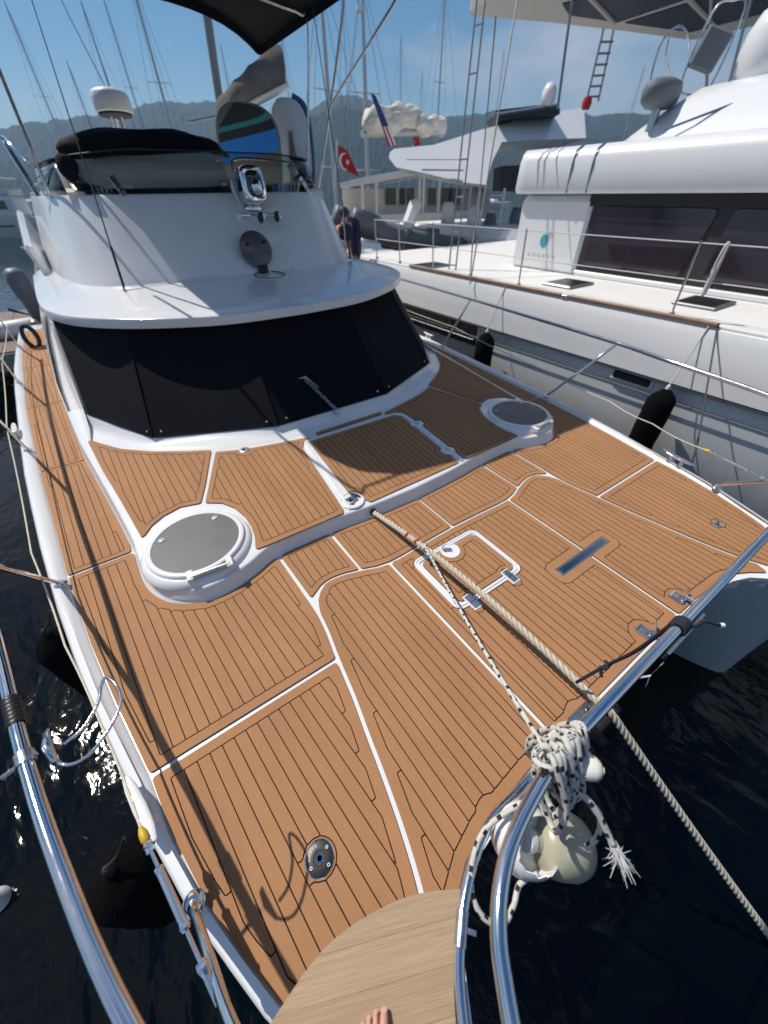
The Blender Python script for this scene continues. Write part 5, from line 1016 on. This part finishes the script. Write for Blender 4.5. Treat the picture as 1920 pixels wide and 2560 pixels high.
def sailboat(label, px, dist, ptop, r=.09, L=13, rz=.2, hm=0, boom=True, alm=ALM, spreaders=2, group='sailing yachts in the marina', name='sailing_yacht', tint=None):
    """mast foot on the ray through px at the horizon, at the given distance; ptop is the pixel height of the truck"""
    b = ay(px, 470, dist); zt = ay(px, ptop, dist)[2]; d = ray(px, ptop); pos = (b[0], dist, WZ); t = thing(name, label, 'sailboat', pos, group); hullform(L, L*.3, 1.25, pos, rz, HC_[hm], t)
    m = MB(); m.box((0, -.05*L, 1.5), (L*.16, L*.4, .6), ch=.2); m.xform(Matrix.Translation(pos) @ Matrix.Rotation(rz, 4, 'Z')); cbn = m.build('coachroof', HC_[0], t)
    for s in (-1, 1): m = MB(); m.box((s*L*.081, -.05*L, 1.55), (.03, L*.26, .2), ch=.01); m.xform(Matrix.Translation(pos) @ Matrix.Rotation(rz, 4, 'Z')); m.build('window', WIN, t)
    H = zt; m = MB(); m.tube([(b[0], dist, WZ+1.5), (b[0], dist, H*.6), (b[0], dist, H)], [r, r, r*.7], 10); m.build('mast', alm, t, smooth=True)
    dirv = np.array((math.cos(rz+.0), math.sin(rz), 0)); hh = H-WZ
    for k in range(spreaders):
        z = WZ+hh*(.38+.27*k); m = MB(); m.tube([np.array((b[0], dist, z))-dirv*L*.07, np.array((b[0], dist, z))+dirv*L*.07], .03, 6); m.build('spreader', alm, t, smooth=True)
    for s in (-1, 1): m = MB(); m.tube([np.array((b[0], dist, WZ+1.3))+dirv*s*L*.13, np.array((b[0], dist, WZ+hh*.65))+dirv*s*L*.07, (b[0], dist, H-.3)], .014, 5); m.build('shroud', ALD, t, smooth=True)
    f = Matrix.Rotation(rz, 3, 'Z') @ Vector((0, 1, 0))
    for s in (-.48, .46): m = MB(); m.tube([Vector((b[0], dist, WZ+1.4))+f*L*s, (b[0], dist, H-.1)], .014, 5); m.build('stay', ALD, t, smooth=True)
    if boom: m = MB(); a = Vector((b[0], dist, WZ+2.6)); m.tube([a, a-f*L*.36], .09, 8); m.build('boom', alm, t, smooth=True); m = MB(); m.tube([a-f*.3+Vector((0, 0, .2)), a-f*L*.2+Vector((0, 0, .22)), a-f*L*.35+Vector((0, 0, .15))], [.22, .2, .1], 8); m.build('sail_bag', HC_[1], t, smooth=True)
    return t
# far left: yachts across the fairway
motor_yacht('white two-deck motor yacht across the fairway, far left edge', (-9.5, 70, WZ), 15, 1.25)
motor_yacht('dark-hulled motor yacht far left behind the chrome stanchion', (-2.5, 78, WZ), 14, 1.5, 2)
motor_yacht('small white cruiser far behind the folded canvas, on the left', (6, 95, WZ), 13, 1.3, 0)
motor_yacht('white motor yacht with hardtop straight behind the flybridge', (24, 110, WZ), 16, 1.1)
# masts, nearest first (label by what stands next to them)
for a in (('sailing yacht whose thin mast rises above the radar dome', 358, 62, 30, .07), ('sailing yacht with the leftmost thin mast in the sky', 205, 75, 35, .08), ('sailing yacht with a grey mast left of the grey sail bag', 470, 48, -60, .10),
          ('sailing yacht with a short mast between dome and grey mast', 285, 110, 165, .1), ('sailing yacht with hair-thin mast behind the folded canvas', 405, 90, 10, .07), ('sailing yacht with a thin mast just right of the navy bimini tip', 750, 70, 40, .07),
          ('sailing yacht with a thin mast right of the two pale masts', 998, 85, 85, .09), ('sailing yacht with a tall dark mast above the rolled white sails', 1084, 52, -60, .10), ('sailing yacht with a thin mast against the cloud, right of the ladder', 1216, 88, 115, .08),
          ('sailing yacht with slim mast under the hardtop, against the cloud', 1522, 70, 140, .09), ('sailing yacht with a faint short mast behind the rolled sails', 1045, 120, 175, .1), ('sailing yacht with a distant mast left of the blue-edged board', 620, 100, 120, .09), ('sailing yacht with a slender mast behind the flag', 880, 66, -40, .06)):
    sailboat(*a, rz=random.uniform(-.3, .3), hm=random.choice((0, 0, 1)), alm=random.choice((ALM, ALD)))
sailboat('sailing yacht with thick pale mast left of the red flag', 838, 30, -80, .13, 14, .1)
t_ = sailboat('sailing yacht with thick pale mast beside the striped flag', 920, 27, -80, .12, 14, -.1)
m = MB(); m.lathe([(.18, 0), (.2, .06), (.18, .2), (0, .24)], ay(900, 30, 26.8), n=14); m.build('mast_radar', HC_[0], t_, smooth=50)
# big grey boom with its sail bag
gm = thing('boom_yacht', 'sailing yacht with a thick grey-brown mast and raised boom in a grey sail bag', 'sailboat', (4, 17.5, WZ), 'sailing yachts in the marina')
hullform(13, 4.2, 1.2, (ay(548, 470, 18)[0], 18, WZ), 1.4, HC_[0], gm)
a, b = ay(509, -20, 18), ay(556, 300, 18); m = MB(); m.tube([a+(a-b)*.8, b, np.array((b[0], 18, 0))], .13, 10); m.build('mast', ALD, gm, smooth=True)
a, b = ay(545, 305, 17.8), ay(722, 212, 16.2); m = MB(); m.tube([a, b], .10, 10); m.build('boom', HC_[0], gm, smooth=True)
SB = mat('grey_sail_bag', (.10, .09, .08), .8, var=.3, vscale=3); m = MB(); secs = []
for i, t in enumerate(np.linspace(0, 1, 14)):
    c = a+(b-a)*(t*.94+.02); top = .42+.55*(t**.8)*(1 if t < .95 else .7)+.03*math.sin(i*2); secs.append([c+np.array((-.05, -.16, .1)), c+np.array((-.05, -.22, top*.4)), c+np.array((-.02, -.14, top*.8)), c+np.array((0, 0, top)), c+np.array((.02, .14, top*.8)), c+np.array((.05, .2, top*.4)), c+np.array((.05, .14, .1))])
m.loft(secs, closed=True).build('sail_bag', SB, gm, smooth=40)
aw = [ay(470, 302, 17), ay(560, 285, 16), ay(640, 268, 15.5), ay(720, 240, 15.5)]; bw = [p+np.array((.3, 1.6, .12)) for p in aw]; m = MB(); m.loft([aw, bw]); m.loft([[p-np.array((0, 0, .03)) for p in bw], [p-np.array((0, 0, .03)) for p in aw]]); m.build('awning', HC_[3], gm, smooth=True)
for p in (485, 520, 555): m = MB(); q = ay(p, 300, 17); m.tube([q, (q[0], q[1], 1.0)], .025, 6); m.build('awning_post', ALM, gm, smooth=True)
# two boards stacked upright on the flybridge
def board(label, cx, y, z0, W_, H_, mt, yaw, lean, stripes=(), th=.13):
    t = thing('paddle_board', label, 'paddle board', (cx, y, z0), 'boards standing on the flybridge'); T = Matrix.Translation((cx, y, z0)) @ Matrix.Rotation(yaw, 4, 'Z') @ Matrix.Rotation(lean, 4, 'Y')
    def outline(k=1): return [(W_/2*k*math.copysign(abs(math.cos(a))**.75, math.cos(a)), H_/2+H_/2*k*math.copysign(abs(math.sin(a))**.55, math.sin(a))) for a in np.linspace(0, 2*math.pi, 49)[:-1]]
    m = MB(); rings = [(.965, -th/2), (.99, -th*.42), (1, -th*.15), (1, th*.15), (.99, th*.42), (.965, th/2)]; m.loft([[(x, yy, H_/2+(z-H_/2)*1) for x, z in outline(k)] for k, yy in rings], closed=True); m.xform(T); o = m.build('board', mt[0], t, smooth=40)
    m = MB(); m.loft([[(x*1.004, yy, H_/2+(z-H_/2)*1.004) for x, z in outline(1)] for yy in (-th*.16, th*.16)], closed=True, cap=False); m.xform(T); m.build('board_rail', mt[1], t, smooth=40)
    for z0_, z1_, dz, mm in stripes:
        xs = np.linspace(-.96, .96, 12)
        def hw(z): u = min(1, abs(z-H_/2)/(H_/2*.962)); return W_/2*.962*max(0, 1-u**(2/.55))**(.75/2)
        pts0 = [(x*hw(z0_+dz*x)*.995, -th/2-.003, z0_+dz*x) for x in xs]; pts1 = [(x*hw(min(z1_+dz*x, H_*.975))*.995, -th/2-.003, min(z1_+dz*x, H_*.975)) for x in xs]; m = MB(); m.loft([pts0, pts1]); m.loft([[(a, b+.002, c) for a, b, c in pts1], [(a, b+.002, c) for a, b, c in pts0]]); m.xform(T); m.build('stripe', mm, t)
    return t, T
BLU = mat('bright_blue', (.01, .18, .62), .45); TEALS = mat('teal_stripe', (.02, .22, .26), .45); BKB = mat('board_black', (.014, .015, .018), .5); GRB = mat('board_grey', (.13, .13, .125), .5); WB = mat('board_white', (.45, .52, .60), .4); DBL = mat('deep_blue', (.01, .06, .22), .45)
c1 = ay(628, 440, 8.4); board('grey, black and teal board with a bright blue band standing behind the flybridge glass', c1[0], 8.4, 2.1, 1.02, 1.20, (GRB, BKB), -.30, .10, ((.56, .82, .14, BLU), (.82, .93, .14, BKB), (.93, .99, .14, TEALS), (.99, 1.3, .14, BKB)))
c2 = ay(735, 440, 8.2); t2, T2 = board('pale board with blue edge and hanging leash standing right of the striped one', c2[0], 8.2, 2.0, .66, 1.36, (WB, DBL), -.25, .02)
m = MB()
for k in range(3): m.tube(spline([T2 @ Vector(q) for q in ((-.03+.03*k, -.09, .98), (-.06+.02*k, -.09, .6), (-.09+.09*k, -.09, .25), (-.02+.05*k, -.09, .2), (.0+.03*k, -.09, .6), (0, -.09, .96))], 5), .007, 6)
m.build('leash', mat('brown_cord', (.10, .07, .06), .7), t2, smooth=True)
m = MB(); m.tube(spline([T2 @ Vector(q) for q in ((.24, -.06, .1), (.33, -.02, .5), (.34, 0, 1.0), (.28, 0, 1.28), (.1, 0, 1.38))], 5), .05, 8); m.build('blue_bumper', DBL, t2, smooth=True)
# flags
RED = mat('flag_red', (.42, .012, .016), .75); FW = mat('flag_white', (.7, .7, .7), .8)
def cloth(nm, P, m, parent, nu=10, nv=6, amp=.05):
    vs = [];
    for v in range(nv+1):
        for u in range(nu+1):
            a, c = u/nu, v/nv; p = (np.array(P[0])*(1-a)+np.array(P[1])*a)*(1-c)+(np.array(P[3])*(1-a)+np.array(P[2])*a)*c; vs.append(p+np.array((.3, 1, 0))*amp*math.sin(a*9+c*2)*a)
    return mesh(nm, vs, [(v*(nu+1)+u, v*(nu+1)+u+1, (v+1)*(nu+1)+u+1, (v+1)*(nu+1)+u) for v in range(nv) for u in range(nu)], m, parent, smooth='all')
D_ = 12.; fp = [ay(a, b, D_) for a, b in ((845, 362), (868, 376), (897, 442), (848, 418))]; tf = thing('turkish_flag', 'red flag with white crescent hanging below the pale masts', 'flag', tuple(fp[3])); cloth('flag_cloth', fp, RED, tf)
c = ay(861, 404, D_-.12); m = MB()
for k in range(14):
    a0, a1 = [math.radians(60+240*q/14) for q in (k, k+1)]; w0, w1 = [.065*math.sin(math.pi*q/14)+.004 for q in (k, k+1)]; R0 = .17
    m.add([c+np.array((R0*math.cos(a0), 0, R0*math.sin(a0))), c+np.array((R0*math.cos(a1), 0, R0*math.sin(a1))), c+np.array(((R0-w1)*math.cos(a1), 0, (R0-w1)*math.sin(a1))), c+np.array(((R0-w0)*math.cos(a0), 0, (R0-w0)*math.sin(a0)))], [(0, 1, 2, 3)])
m.build('crescent', FW, tf)
sc_ = c+np.array((.1, 0, -.01)); m = MB(); m.add([sc_+np.array((r_*math.cos(k*math.pi/5+math.pi), 0, r_*math.sin(k*math.pi/5))) for k in range(10) for r_ in [.075 if k % 2 == 0 else .03]], [tuple(range(10))]); m.build('star', FW, tf)
m = MB(); m.tube([ay(843, 350, D_), ay(838, 470, D_)], .03, 8); m.build('flag_staff', ALM, tf, smooth=True)
D_ = 12.5; q = [ay(a, b, D_) for a, b in ((926, 232), (940, 240), (990, 362), (972, 368))]; uf = thing('striped_flag', 'furled flag, blue above and red and white striped below, hanging diagonally', 'flag', tuple(q[3]))
def lerp(a, b, t): return a+(b-a)*t
cloth('blue_canton', [q[0], q[1], lerp(q[1], q[2], .6), lerp(q[0], q[3], .6)], mat('flag_blue', (.03, .04, .16), .75), uf, 4, 6, .03)
for k in range(4): cloth('stripe', [lerp(lerp(q[0], q[3], .6), lerp(q[1], q[2], .6), k/4), lerp(lerp(q[0], q[3], .6), lerp(q[1], q[2], .6), (k+1)/4), lerp(q[3], q[2], (k+1)/4), lerp(q[3], q[2], k/4)], (RED, FW)[k % 2], uf, 2, 6, .02)
sf = [ay(a, b, 15.5) for a, b in ((1045, 335), (1052, 362), (1034, 366), (1032, 345))]; sf_ = thing('small_red_flag', 'small plain red pennant in front of the rolled white sails', 'flag', tuple(sf[2])); cloth('flag_cloth', sf, RED, sf_, 6, 4, .03); m = MB(); m.tube([sf[0], ay(1030, 370, 15.5)], .012, 6); m.build('flag_staff', ALM, sf_, smooth=True)
# rolled white mainsail on its boom
rs = thing('flaked_sail', 'bundle of off-white sailcloth heaped on a boom beyond the white roofs', 'sail', tuple(ay(1000, 340, 15))); SAILW = mat('sailcloth', (.62, .58, .50), .8, var=.12, vscale=3, bump=.3, bscale=12)
for k, (p0, p1, rr, nt) in enumerate((((908, 312), (1058, 300), .34, 3.2), ((1040, 318), (1112, 316), .27, 1.6), ((930, 288), (1040, 284), .22, 2.3))):
    a, b = ay(*p0, 15), ay(*p1, 15.4); secs = []; ns = 46
    for i, t in enumerate(np.linspace(0, 1, ns)):
        c = a+(b-a)*t+np.array((0, 0, .05*math.sin(t*11+k))); r2 = rr*(min(1, t*9+.15, (1-t)*9+.15))**.5*(.74+.26*abs(math.sin(math.pi*nt*t)))
        secs.append([c+np.array((.05*math.sin(5*w+k), math.cos(w), math.sin(w)*(1.1 if math.sin(w) > 0 else .9)))*r2*(1+.07*math.sin(w*6+3*math.sin(t*7))+.05*math.sin(w*13+t*9)+.06*math.sin(w*2+t*17+k)) for w in np.linspace(0, 2*math.pi, 31)[:-1]])
    m = MB(); m.loft(secs, closed=True); m.build('sail_fold', SAILW, rs, smooth='all')
m = MB(); m.tube([ay(905, 335, 15.2), ay(1110, 330, 15.2)], .10, 8); m.build('boom', ALM, rs, smooth=True)
# second catamaran behind the neighbour: long white sloping roof with open aft end
C2 = thing('far_catamaran', 'white catamaran with long sloping roof moored behind the neighbouring one', 'catamaran', (11, 12.5, WZ)); Y2 = 9.6
def prof_x(pts, y0, y1, mt, nm, sm=30, par=C2, k=1.0):
    """side profile given in pixels on the plane y=y0, pushed back to y1"""
    a = [ay(px, py, y0+(1.9*max(0, 425-py)/100 if nm == 'roof' else 0)) for px, py in pts]; m = MB(); m.loft([a, [p+np.array(((y1-y0)*.85, y1-y0, 0)) for p in a]], closed=True); return m.build(nm, mt, par, smooth=sm)
prof_x([(972, 395), (975, 380), (985, 372), (1085, 362), (1200, 325), (1330, 290), (1460, 268), (1465, 345), (1330, 350), (1255, 355), (1232, 400), (1215, 462), (1150, 455), (1060, 432), (990, 418)], 10.2, 13.5, NH, 'roof', 28)
prof_x([(1015, 398), (1155, 398), (1153, 400), (1017, 400)], 10.15, 10.17, mat('grey_pinstripe', (.25, .28, .32), .5), 'roof_line'); prof_x([(1055, 422), (1160, 424), (1160, 428), (1055, 427)], 10.15, 10.17, MATS['grey_pinstripe'], 'roof_line')
prof_x([(1255, 415), (1320, 412), (1322, 480), (1250, 478)], 10.9, 12.5, BLACK, 'open_hatchway')
prof_x([(1240, 275), (1355, 262), (1400, 268), (1400, 285), (1245, 300)], 12, 14, BLACK, 'dark_canopy')
m = MB(); m.tube([ay(1232, 288, 10.6), ay(1395, 262, 10.6)], .04, 8); m.build('roof_rail', STEELB, C2, smooth=True)
m = MB(); m.lathe([(.14, -.2), (.2, -.1), (.2, .1), (.12, .25), (0, .28)], ay(1372, 240, 10.6), n=18); m.build('sat_dome', NH, C2, smooth=50)
for px_ in (1200, 1262, 1330): m = MB(); a = ay(px_, 470, 10.6); m.tube([a, (a[0], a[1], 0.2)], .04, 8); m.build('roof_post', ALM, C2, smooth=True)
hullform(12, 2.4, 1.6, (ay(1160, 560, 10.9)[0], 12.6, WZ), 0, NH, C2); m = MB(); m.box((ay(1230, 560, 12)[0], 12.4, 1.0), (4.5, 6, .5), ch=.2); m.build('cockpit_tub', ND, C2)
shroud(C2, ay(1466, 255, 9.6), ay(1512, 60, 9.6), (.40, -.1, .03), 6, 7, .026)
m = MB(); m.lathe([(.1, -.12), (.13, 0), (.1, .12)], ay(1467, 258, 9.4), n=14); m.build('red_lamp', RED, C2, smooth=50)
# low white cruiser with a gabled awning and curtain windows, between the boats
C3 = thing('awning_cruiser', 'white cruiser under a peaked pale awning, seen between the two catamarans', 'boat', (10, 17, WZ))
def pq(pts, y0, y1, mt, nm): return prof_x(pts, y0, y1, mt, nm, 20, C3)
pq([(845, 458), (920, 440), (1040, 420), (1060, 424), (1170, 448), (1230, 465), (1225, 475), (1060, 440), (1040, 438), (930, 458), (850, 470)], 16.5, 19, HC_[0], 'awning')
pq([(855, 472), (1225, 472), (1225, 545), (855, 545)], 17.4, 19, HC_[3], 'cabin_wall')
for x0, x1 in ((965, 990), (1000, 1012), (1018, 1036), (1072, 1090), (1105, 1150)): pq([(x0, 470), (x1, 470), (x1, 512), (x0, 512)], 17.3, 17.38, WIN, 'window')
for x in (905, 940, 1050, 1060, 1100, 1180): m = MB(); a = ay(x, 445, 16.6); m.tube([a, (a[0], a[1], .6)], .06, 8); m.build('awning_post', HC_[0], C3, smooth=True)
hullform(13, 4.6, 1.7, (ay(1030, 560, 17.8)[0], 19.5, WZ), 1.5, HC_[0], C3); m = MB(); a = ay(1030, 530, 16.5); m.box((a[0], 17.0, a[2]-.3), (9, 1.4, .5), ch=.15); m.build('side_rail_box', HC_[0], C3)
# grey inflatable tender with outboard, on the water behind
TN = thing('inflatable_tender', 'grey inflatable dinghy with raised white outboard motor behind the brow', 'dinghy', (5.6, 11.6, .2)); GR = mat('hypalon_grey', (.12, .135, .16), .5); 
a, b, c = ay(880, 545, 11.5), ay(985, 590, 11.2), ay(1300, 620, 11.2)
m = MB(); m.tube(spline([a, (a+b)/2+np.array((0, 0, .05)), b, (b+c)/2+np.array((0, 0, -.12)), c], 6), .26, 14); m.build('side_tube', GR, TN, smooth='all')
m = MB(); m.tube(spline([q+np.array((.2, 1.4, .05)) for q in (a, (a+b)/2, b, (b+c)/2, c)], 6), .26, 14); m.build('side_tube', GR, TN, smooth='all')
m = MB(); m.box((a+c)/2+np.array((0, .8, -.25)), (3.6, 1.3, .2), ch=.08); m.build('dinghy_floor', mat('dark_floor', (.05, .05, .05), .6), TN)
om = ay(1030, 535, 11.0); m = MB(); m.box(om, (.30, .45, .75), ch=.12, tilt=Matrix.Rotation(.5, 3, 'Y')); m.build('outboard_cowl', HC_[0], TN); m = MB(); m.box(om+np.array((-.25, 0, -.6)), (.14, .2, .8), ch=.04, tilt=Matrix.Rotation(.45, 3, 'Y')); m.build('outboard_leg', GR, TN)
lr = ay(1245, 590, 10.9); m = MB(); m.lathe([(.09, -.2), (.13, -.17), (.13, .17), (.09, .2)], lr, (1, .2, .1), 16); m.build('red_can', RED, TN, smooth=50)
for k, (px_, py_, cc) in enumerate(((1120, 530, FW), (1185, 540, HC_[0]), (1290, 540, mat('blue_grey_cloth', (.16, .2, .27), .8)), (1225, 555, GR))): m = MB(); p = ay(px_, py_, 11.6); m.loft([[p+np.array((.22*s_*math.cos(w), .2*math.sin(w), z_)) for w in np.linspace(0, 6.28, 13)[:-1]] for z_, s_ in ((-.3, .9), (-.1, 1.1+.1*k), (.12, .8), (.25, .3))], closed=True); m.build('gear_bag', cc, TN, smooth='all')
# pier of brown planks at the left stern with outboard dinghy and coil
pier = thing('pier', 'x', 'x'); bpy.data.objects.remove(pier)
PLK = mat('brown_pier_plank', (.15, .105, .095), .7, var=.15, vscale=8, stretch=(1, 8, 1)); m = MB(); m.box((-1.5, 14.4, -.62), (11.6, 5.0, .3)); pier = tag(m.build('pier', mat('pier_concrete', (.35, .34, .32), .8)), kind='structure')
pm0 = None
for k in range(24):
    x = -7.2+.48*k
    if pm0 is None: m = MB(); m.box((0, 0, 0), (.472, 4.9, .035), ch=.006); o = m.build('plank', PLK, pier); pm0 = o.data
    else: o = link('plank', pm0, PLK, pier)
    o.location = (x, 14.4, -.452)
# right hand pier stretch beyond the stern is the same pier; person sitting there
OB = thing('outboard_dinghy', 'small dinghy with dark outboard motor tied up behind the left quarter', 'dinghy', (-3.5, 13.0, -.4)); p0 = ay(68, 742, 13.2)
m = MB(); secs = [];
for z, w, l in ((-.75, .05, .06), (-.72, .11, .14), (-.1, .12, .16), (.0, .15, .22), (.35, .17, .25), (.5, .15, .22), (.58, .08, .12)): secs.append([p0+np.array((w*1.3*math.cos(a), l*math.sin(a), z)) for a in np.linspace(0, 6.28, 17)[:-1]])
m.loft(secs, closed=True).build('outboard', GR, OB, smooth='all'); m = MB(); m.loft([[p0+np.array((-.05-x, .05*s_, -.42+z)) for s_, x, z in ((-1, 0, 0), (1, 0, 0), (1, .1, .06), (-1, .1, .06))], [p0+np.array((-.05-x, .05*s_, -.42+z)) for s_, x, z in ((-.3, .45, .18), (.3, .45, .18), (.3, .42, .24), (-.3, .42, .24))]], closed=True); m.build('propeller_guard', BLACK, OB)
m = MB(); m.lathe([(.02, -.12), (.10, -.08), (.12, 0), (.1, .1), (.03, .14)], p0+np.array((-.12, -.2, -.55)), (0, 1, .2), 14); m.build('gear_case', mat('bronze_housing', (.35, .28, .2), .4, .5), OB, smooth=True)
m = MB(); m.tube([(-4.6, 13.4, -.25), (-3.9, 13.2, -.25), (-3.1, 13.3, -.25), (-2.8, 13.6, -.25)], .2, 12); m.build('side_tube', HC_[0], OB, smooth=True)
hk = thing('black_hose_coil', 'coil of black rope hung on the left rail near the stern', 'rope coil', (-3.4, 10.2, .6)); m = MB(); pc = ay(74, 838, 10.0)
for k in range(7): m.tube([pc+np.array((.10*math.cos(a)+.03*math.sin(k), .02*k-.06, .19*math.sin(a)-.01*k)) for a in np.linspace(0, 6.28, 23)[:-1]], .016, 6, closed=True)
m.build('coil', mat('black_blue_rope', (.012, .016, .03), .7), hk, smooth=True)
bc_ = thing('navy_rope_hank', 'long navy rope hank hanging on the right stern rail by the brow', 'rope coil', tuple(ay(888, 590, 9.0))); 
for k in range(10):
    c = ay(878+2.2*k, 592+.8*k, 8.9); m = MB(); m.tube([c+np.array((.045*math.cos(a)+.015*math.sin(a*2+k), .04*math.sin(a*1+k), .36*math.sin(a))) for a in np.linspace(0, 6.28, 25)[:-1]], .014, 6, closed=True); m.build('hank_turn', mat('navy_rope', (.015, .022, .07), .75), bc_, smooth=True)
for s, (px_, y0_) in ((1, (866, 8.9)),):
    a = ay(px_, 640, 8.9); m = MB(); m.tube([a, a+np.array((.05, .1, .95))], .014, 8); m.build('stern_post', STEELB, boat, smooth=True)
# person on the pier
PT = np.array(ay(862, 590, 10.6)); pr = thing('person', 'dark-haired person in a black top seen from behind beyond the brow', 'person', tuple(PT)); bm = bmesh.new(); sk = bm.verts.layers.skin.verify()
def pv(x, y, z, r): v = bm.verts.new(tuple(PT+np.array((x, y, z)))); v[sk].radius = (r, r); return v
hip = pv(0, 0, -.35, .15); wai = pv(0, 0, -.12, .13); che = pv(.01, -.01, .12, .155); nk = pv(.0, -.02, .30, .055); hd = pv(-.01, -.05, .44, .095); h2 = pv(-.01, -.05, .54, .085)
sl1 = pv(-.19, 0, .2, .06); el1 = pv(-.26, -.1, -.06, .045); wr1 = pv(-.16, -.28, -.14, .035); sl2 = pv(.19, 0, .2, .06); el2 = pv(.27, -.1, -.06, .045); wr2 = pv(.16, -.28, -.14, .035); k1 = pv(-.14, -.42, -.3, .075); f1 = pv(-.14, -.45, -.75, .05); k2 = pv(.14, -.42, -.3, .075); f2 = pv(.14, -.45, -.75, .05)
for a, b in ((hip, wai), (wai, che), (che, nk), (nk, hd), (hd, h2), (che, sl1), (sl1, el1), (el1, wr1), (che, sl2), (sl2, el2), (el2, wr2), (hip, k1), (k1, f1), (hip, k2), (k2, f2)): bm.edges.new((a, b))
hip[sk].use_root = True; me = bpy.data.meshes.new('body'); bm.to_mesh(me); bm.free(); fo = link('body', me, SKIN, pr); md = fo.modifiers.new('skin', 'SKIN'); md.use_smooth_shade = True; sb = fo.modifiers.new('sub', 'SUBSURF'); sb.levels = sb.render_levels = 1
m = MB(); m.lathe([(.16, -.42), (.165, -.3), (.15, -.1), (.18, .1), (.17, .2), (.09, .26)], PT, n=20, sx=1.15); m.build('black_top', mat('black_cloth', (.012, .012, .013), .9), pr, smooth=True)
m = MB(); m.lathe([(.03, -.02), (.10, .0), (.118, .08), (.11, .15), (.06, .2), (0, .21)], PT+np.array((0, -.03, .40)), n=18); m.build('hair', mat('dark_hair', (.012, .010, .009), .6), pr, smooth=True)
# ------------------------------------------------------------------ hazy air over the bay
hm_ = bpy.data.materials.new('haze_air'); hm_.use_nodes = True; t = hm_.node_tree; t.nodes.clear(); vo = t.nodes.new('ShaderNodeVolumePrincipled'); oo = t.nodes.new('ShaderNodeOutputMaterial'); t.links.new(vo.outputs[0], oo.inputs['Volume'])
vo.inputs['Color'].default_value = (.46, .72, 1, 1); vo.inputs['Density'].default_value = .0006; vo.inputs['Anisotropy'].default_value = .2
m = MB(); m.box((200, 500, 78), (3600, 3200, 162)); hz = m.build('haze', hm_); tag(hz, 'thin blue haze hanging over the bay', 'haze', kind='stuff')
print('planks', NPL[0])
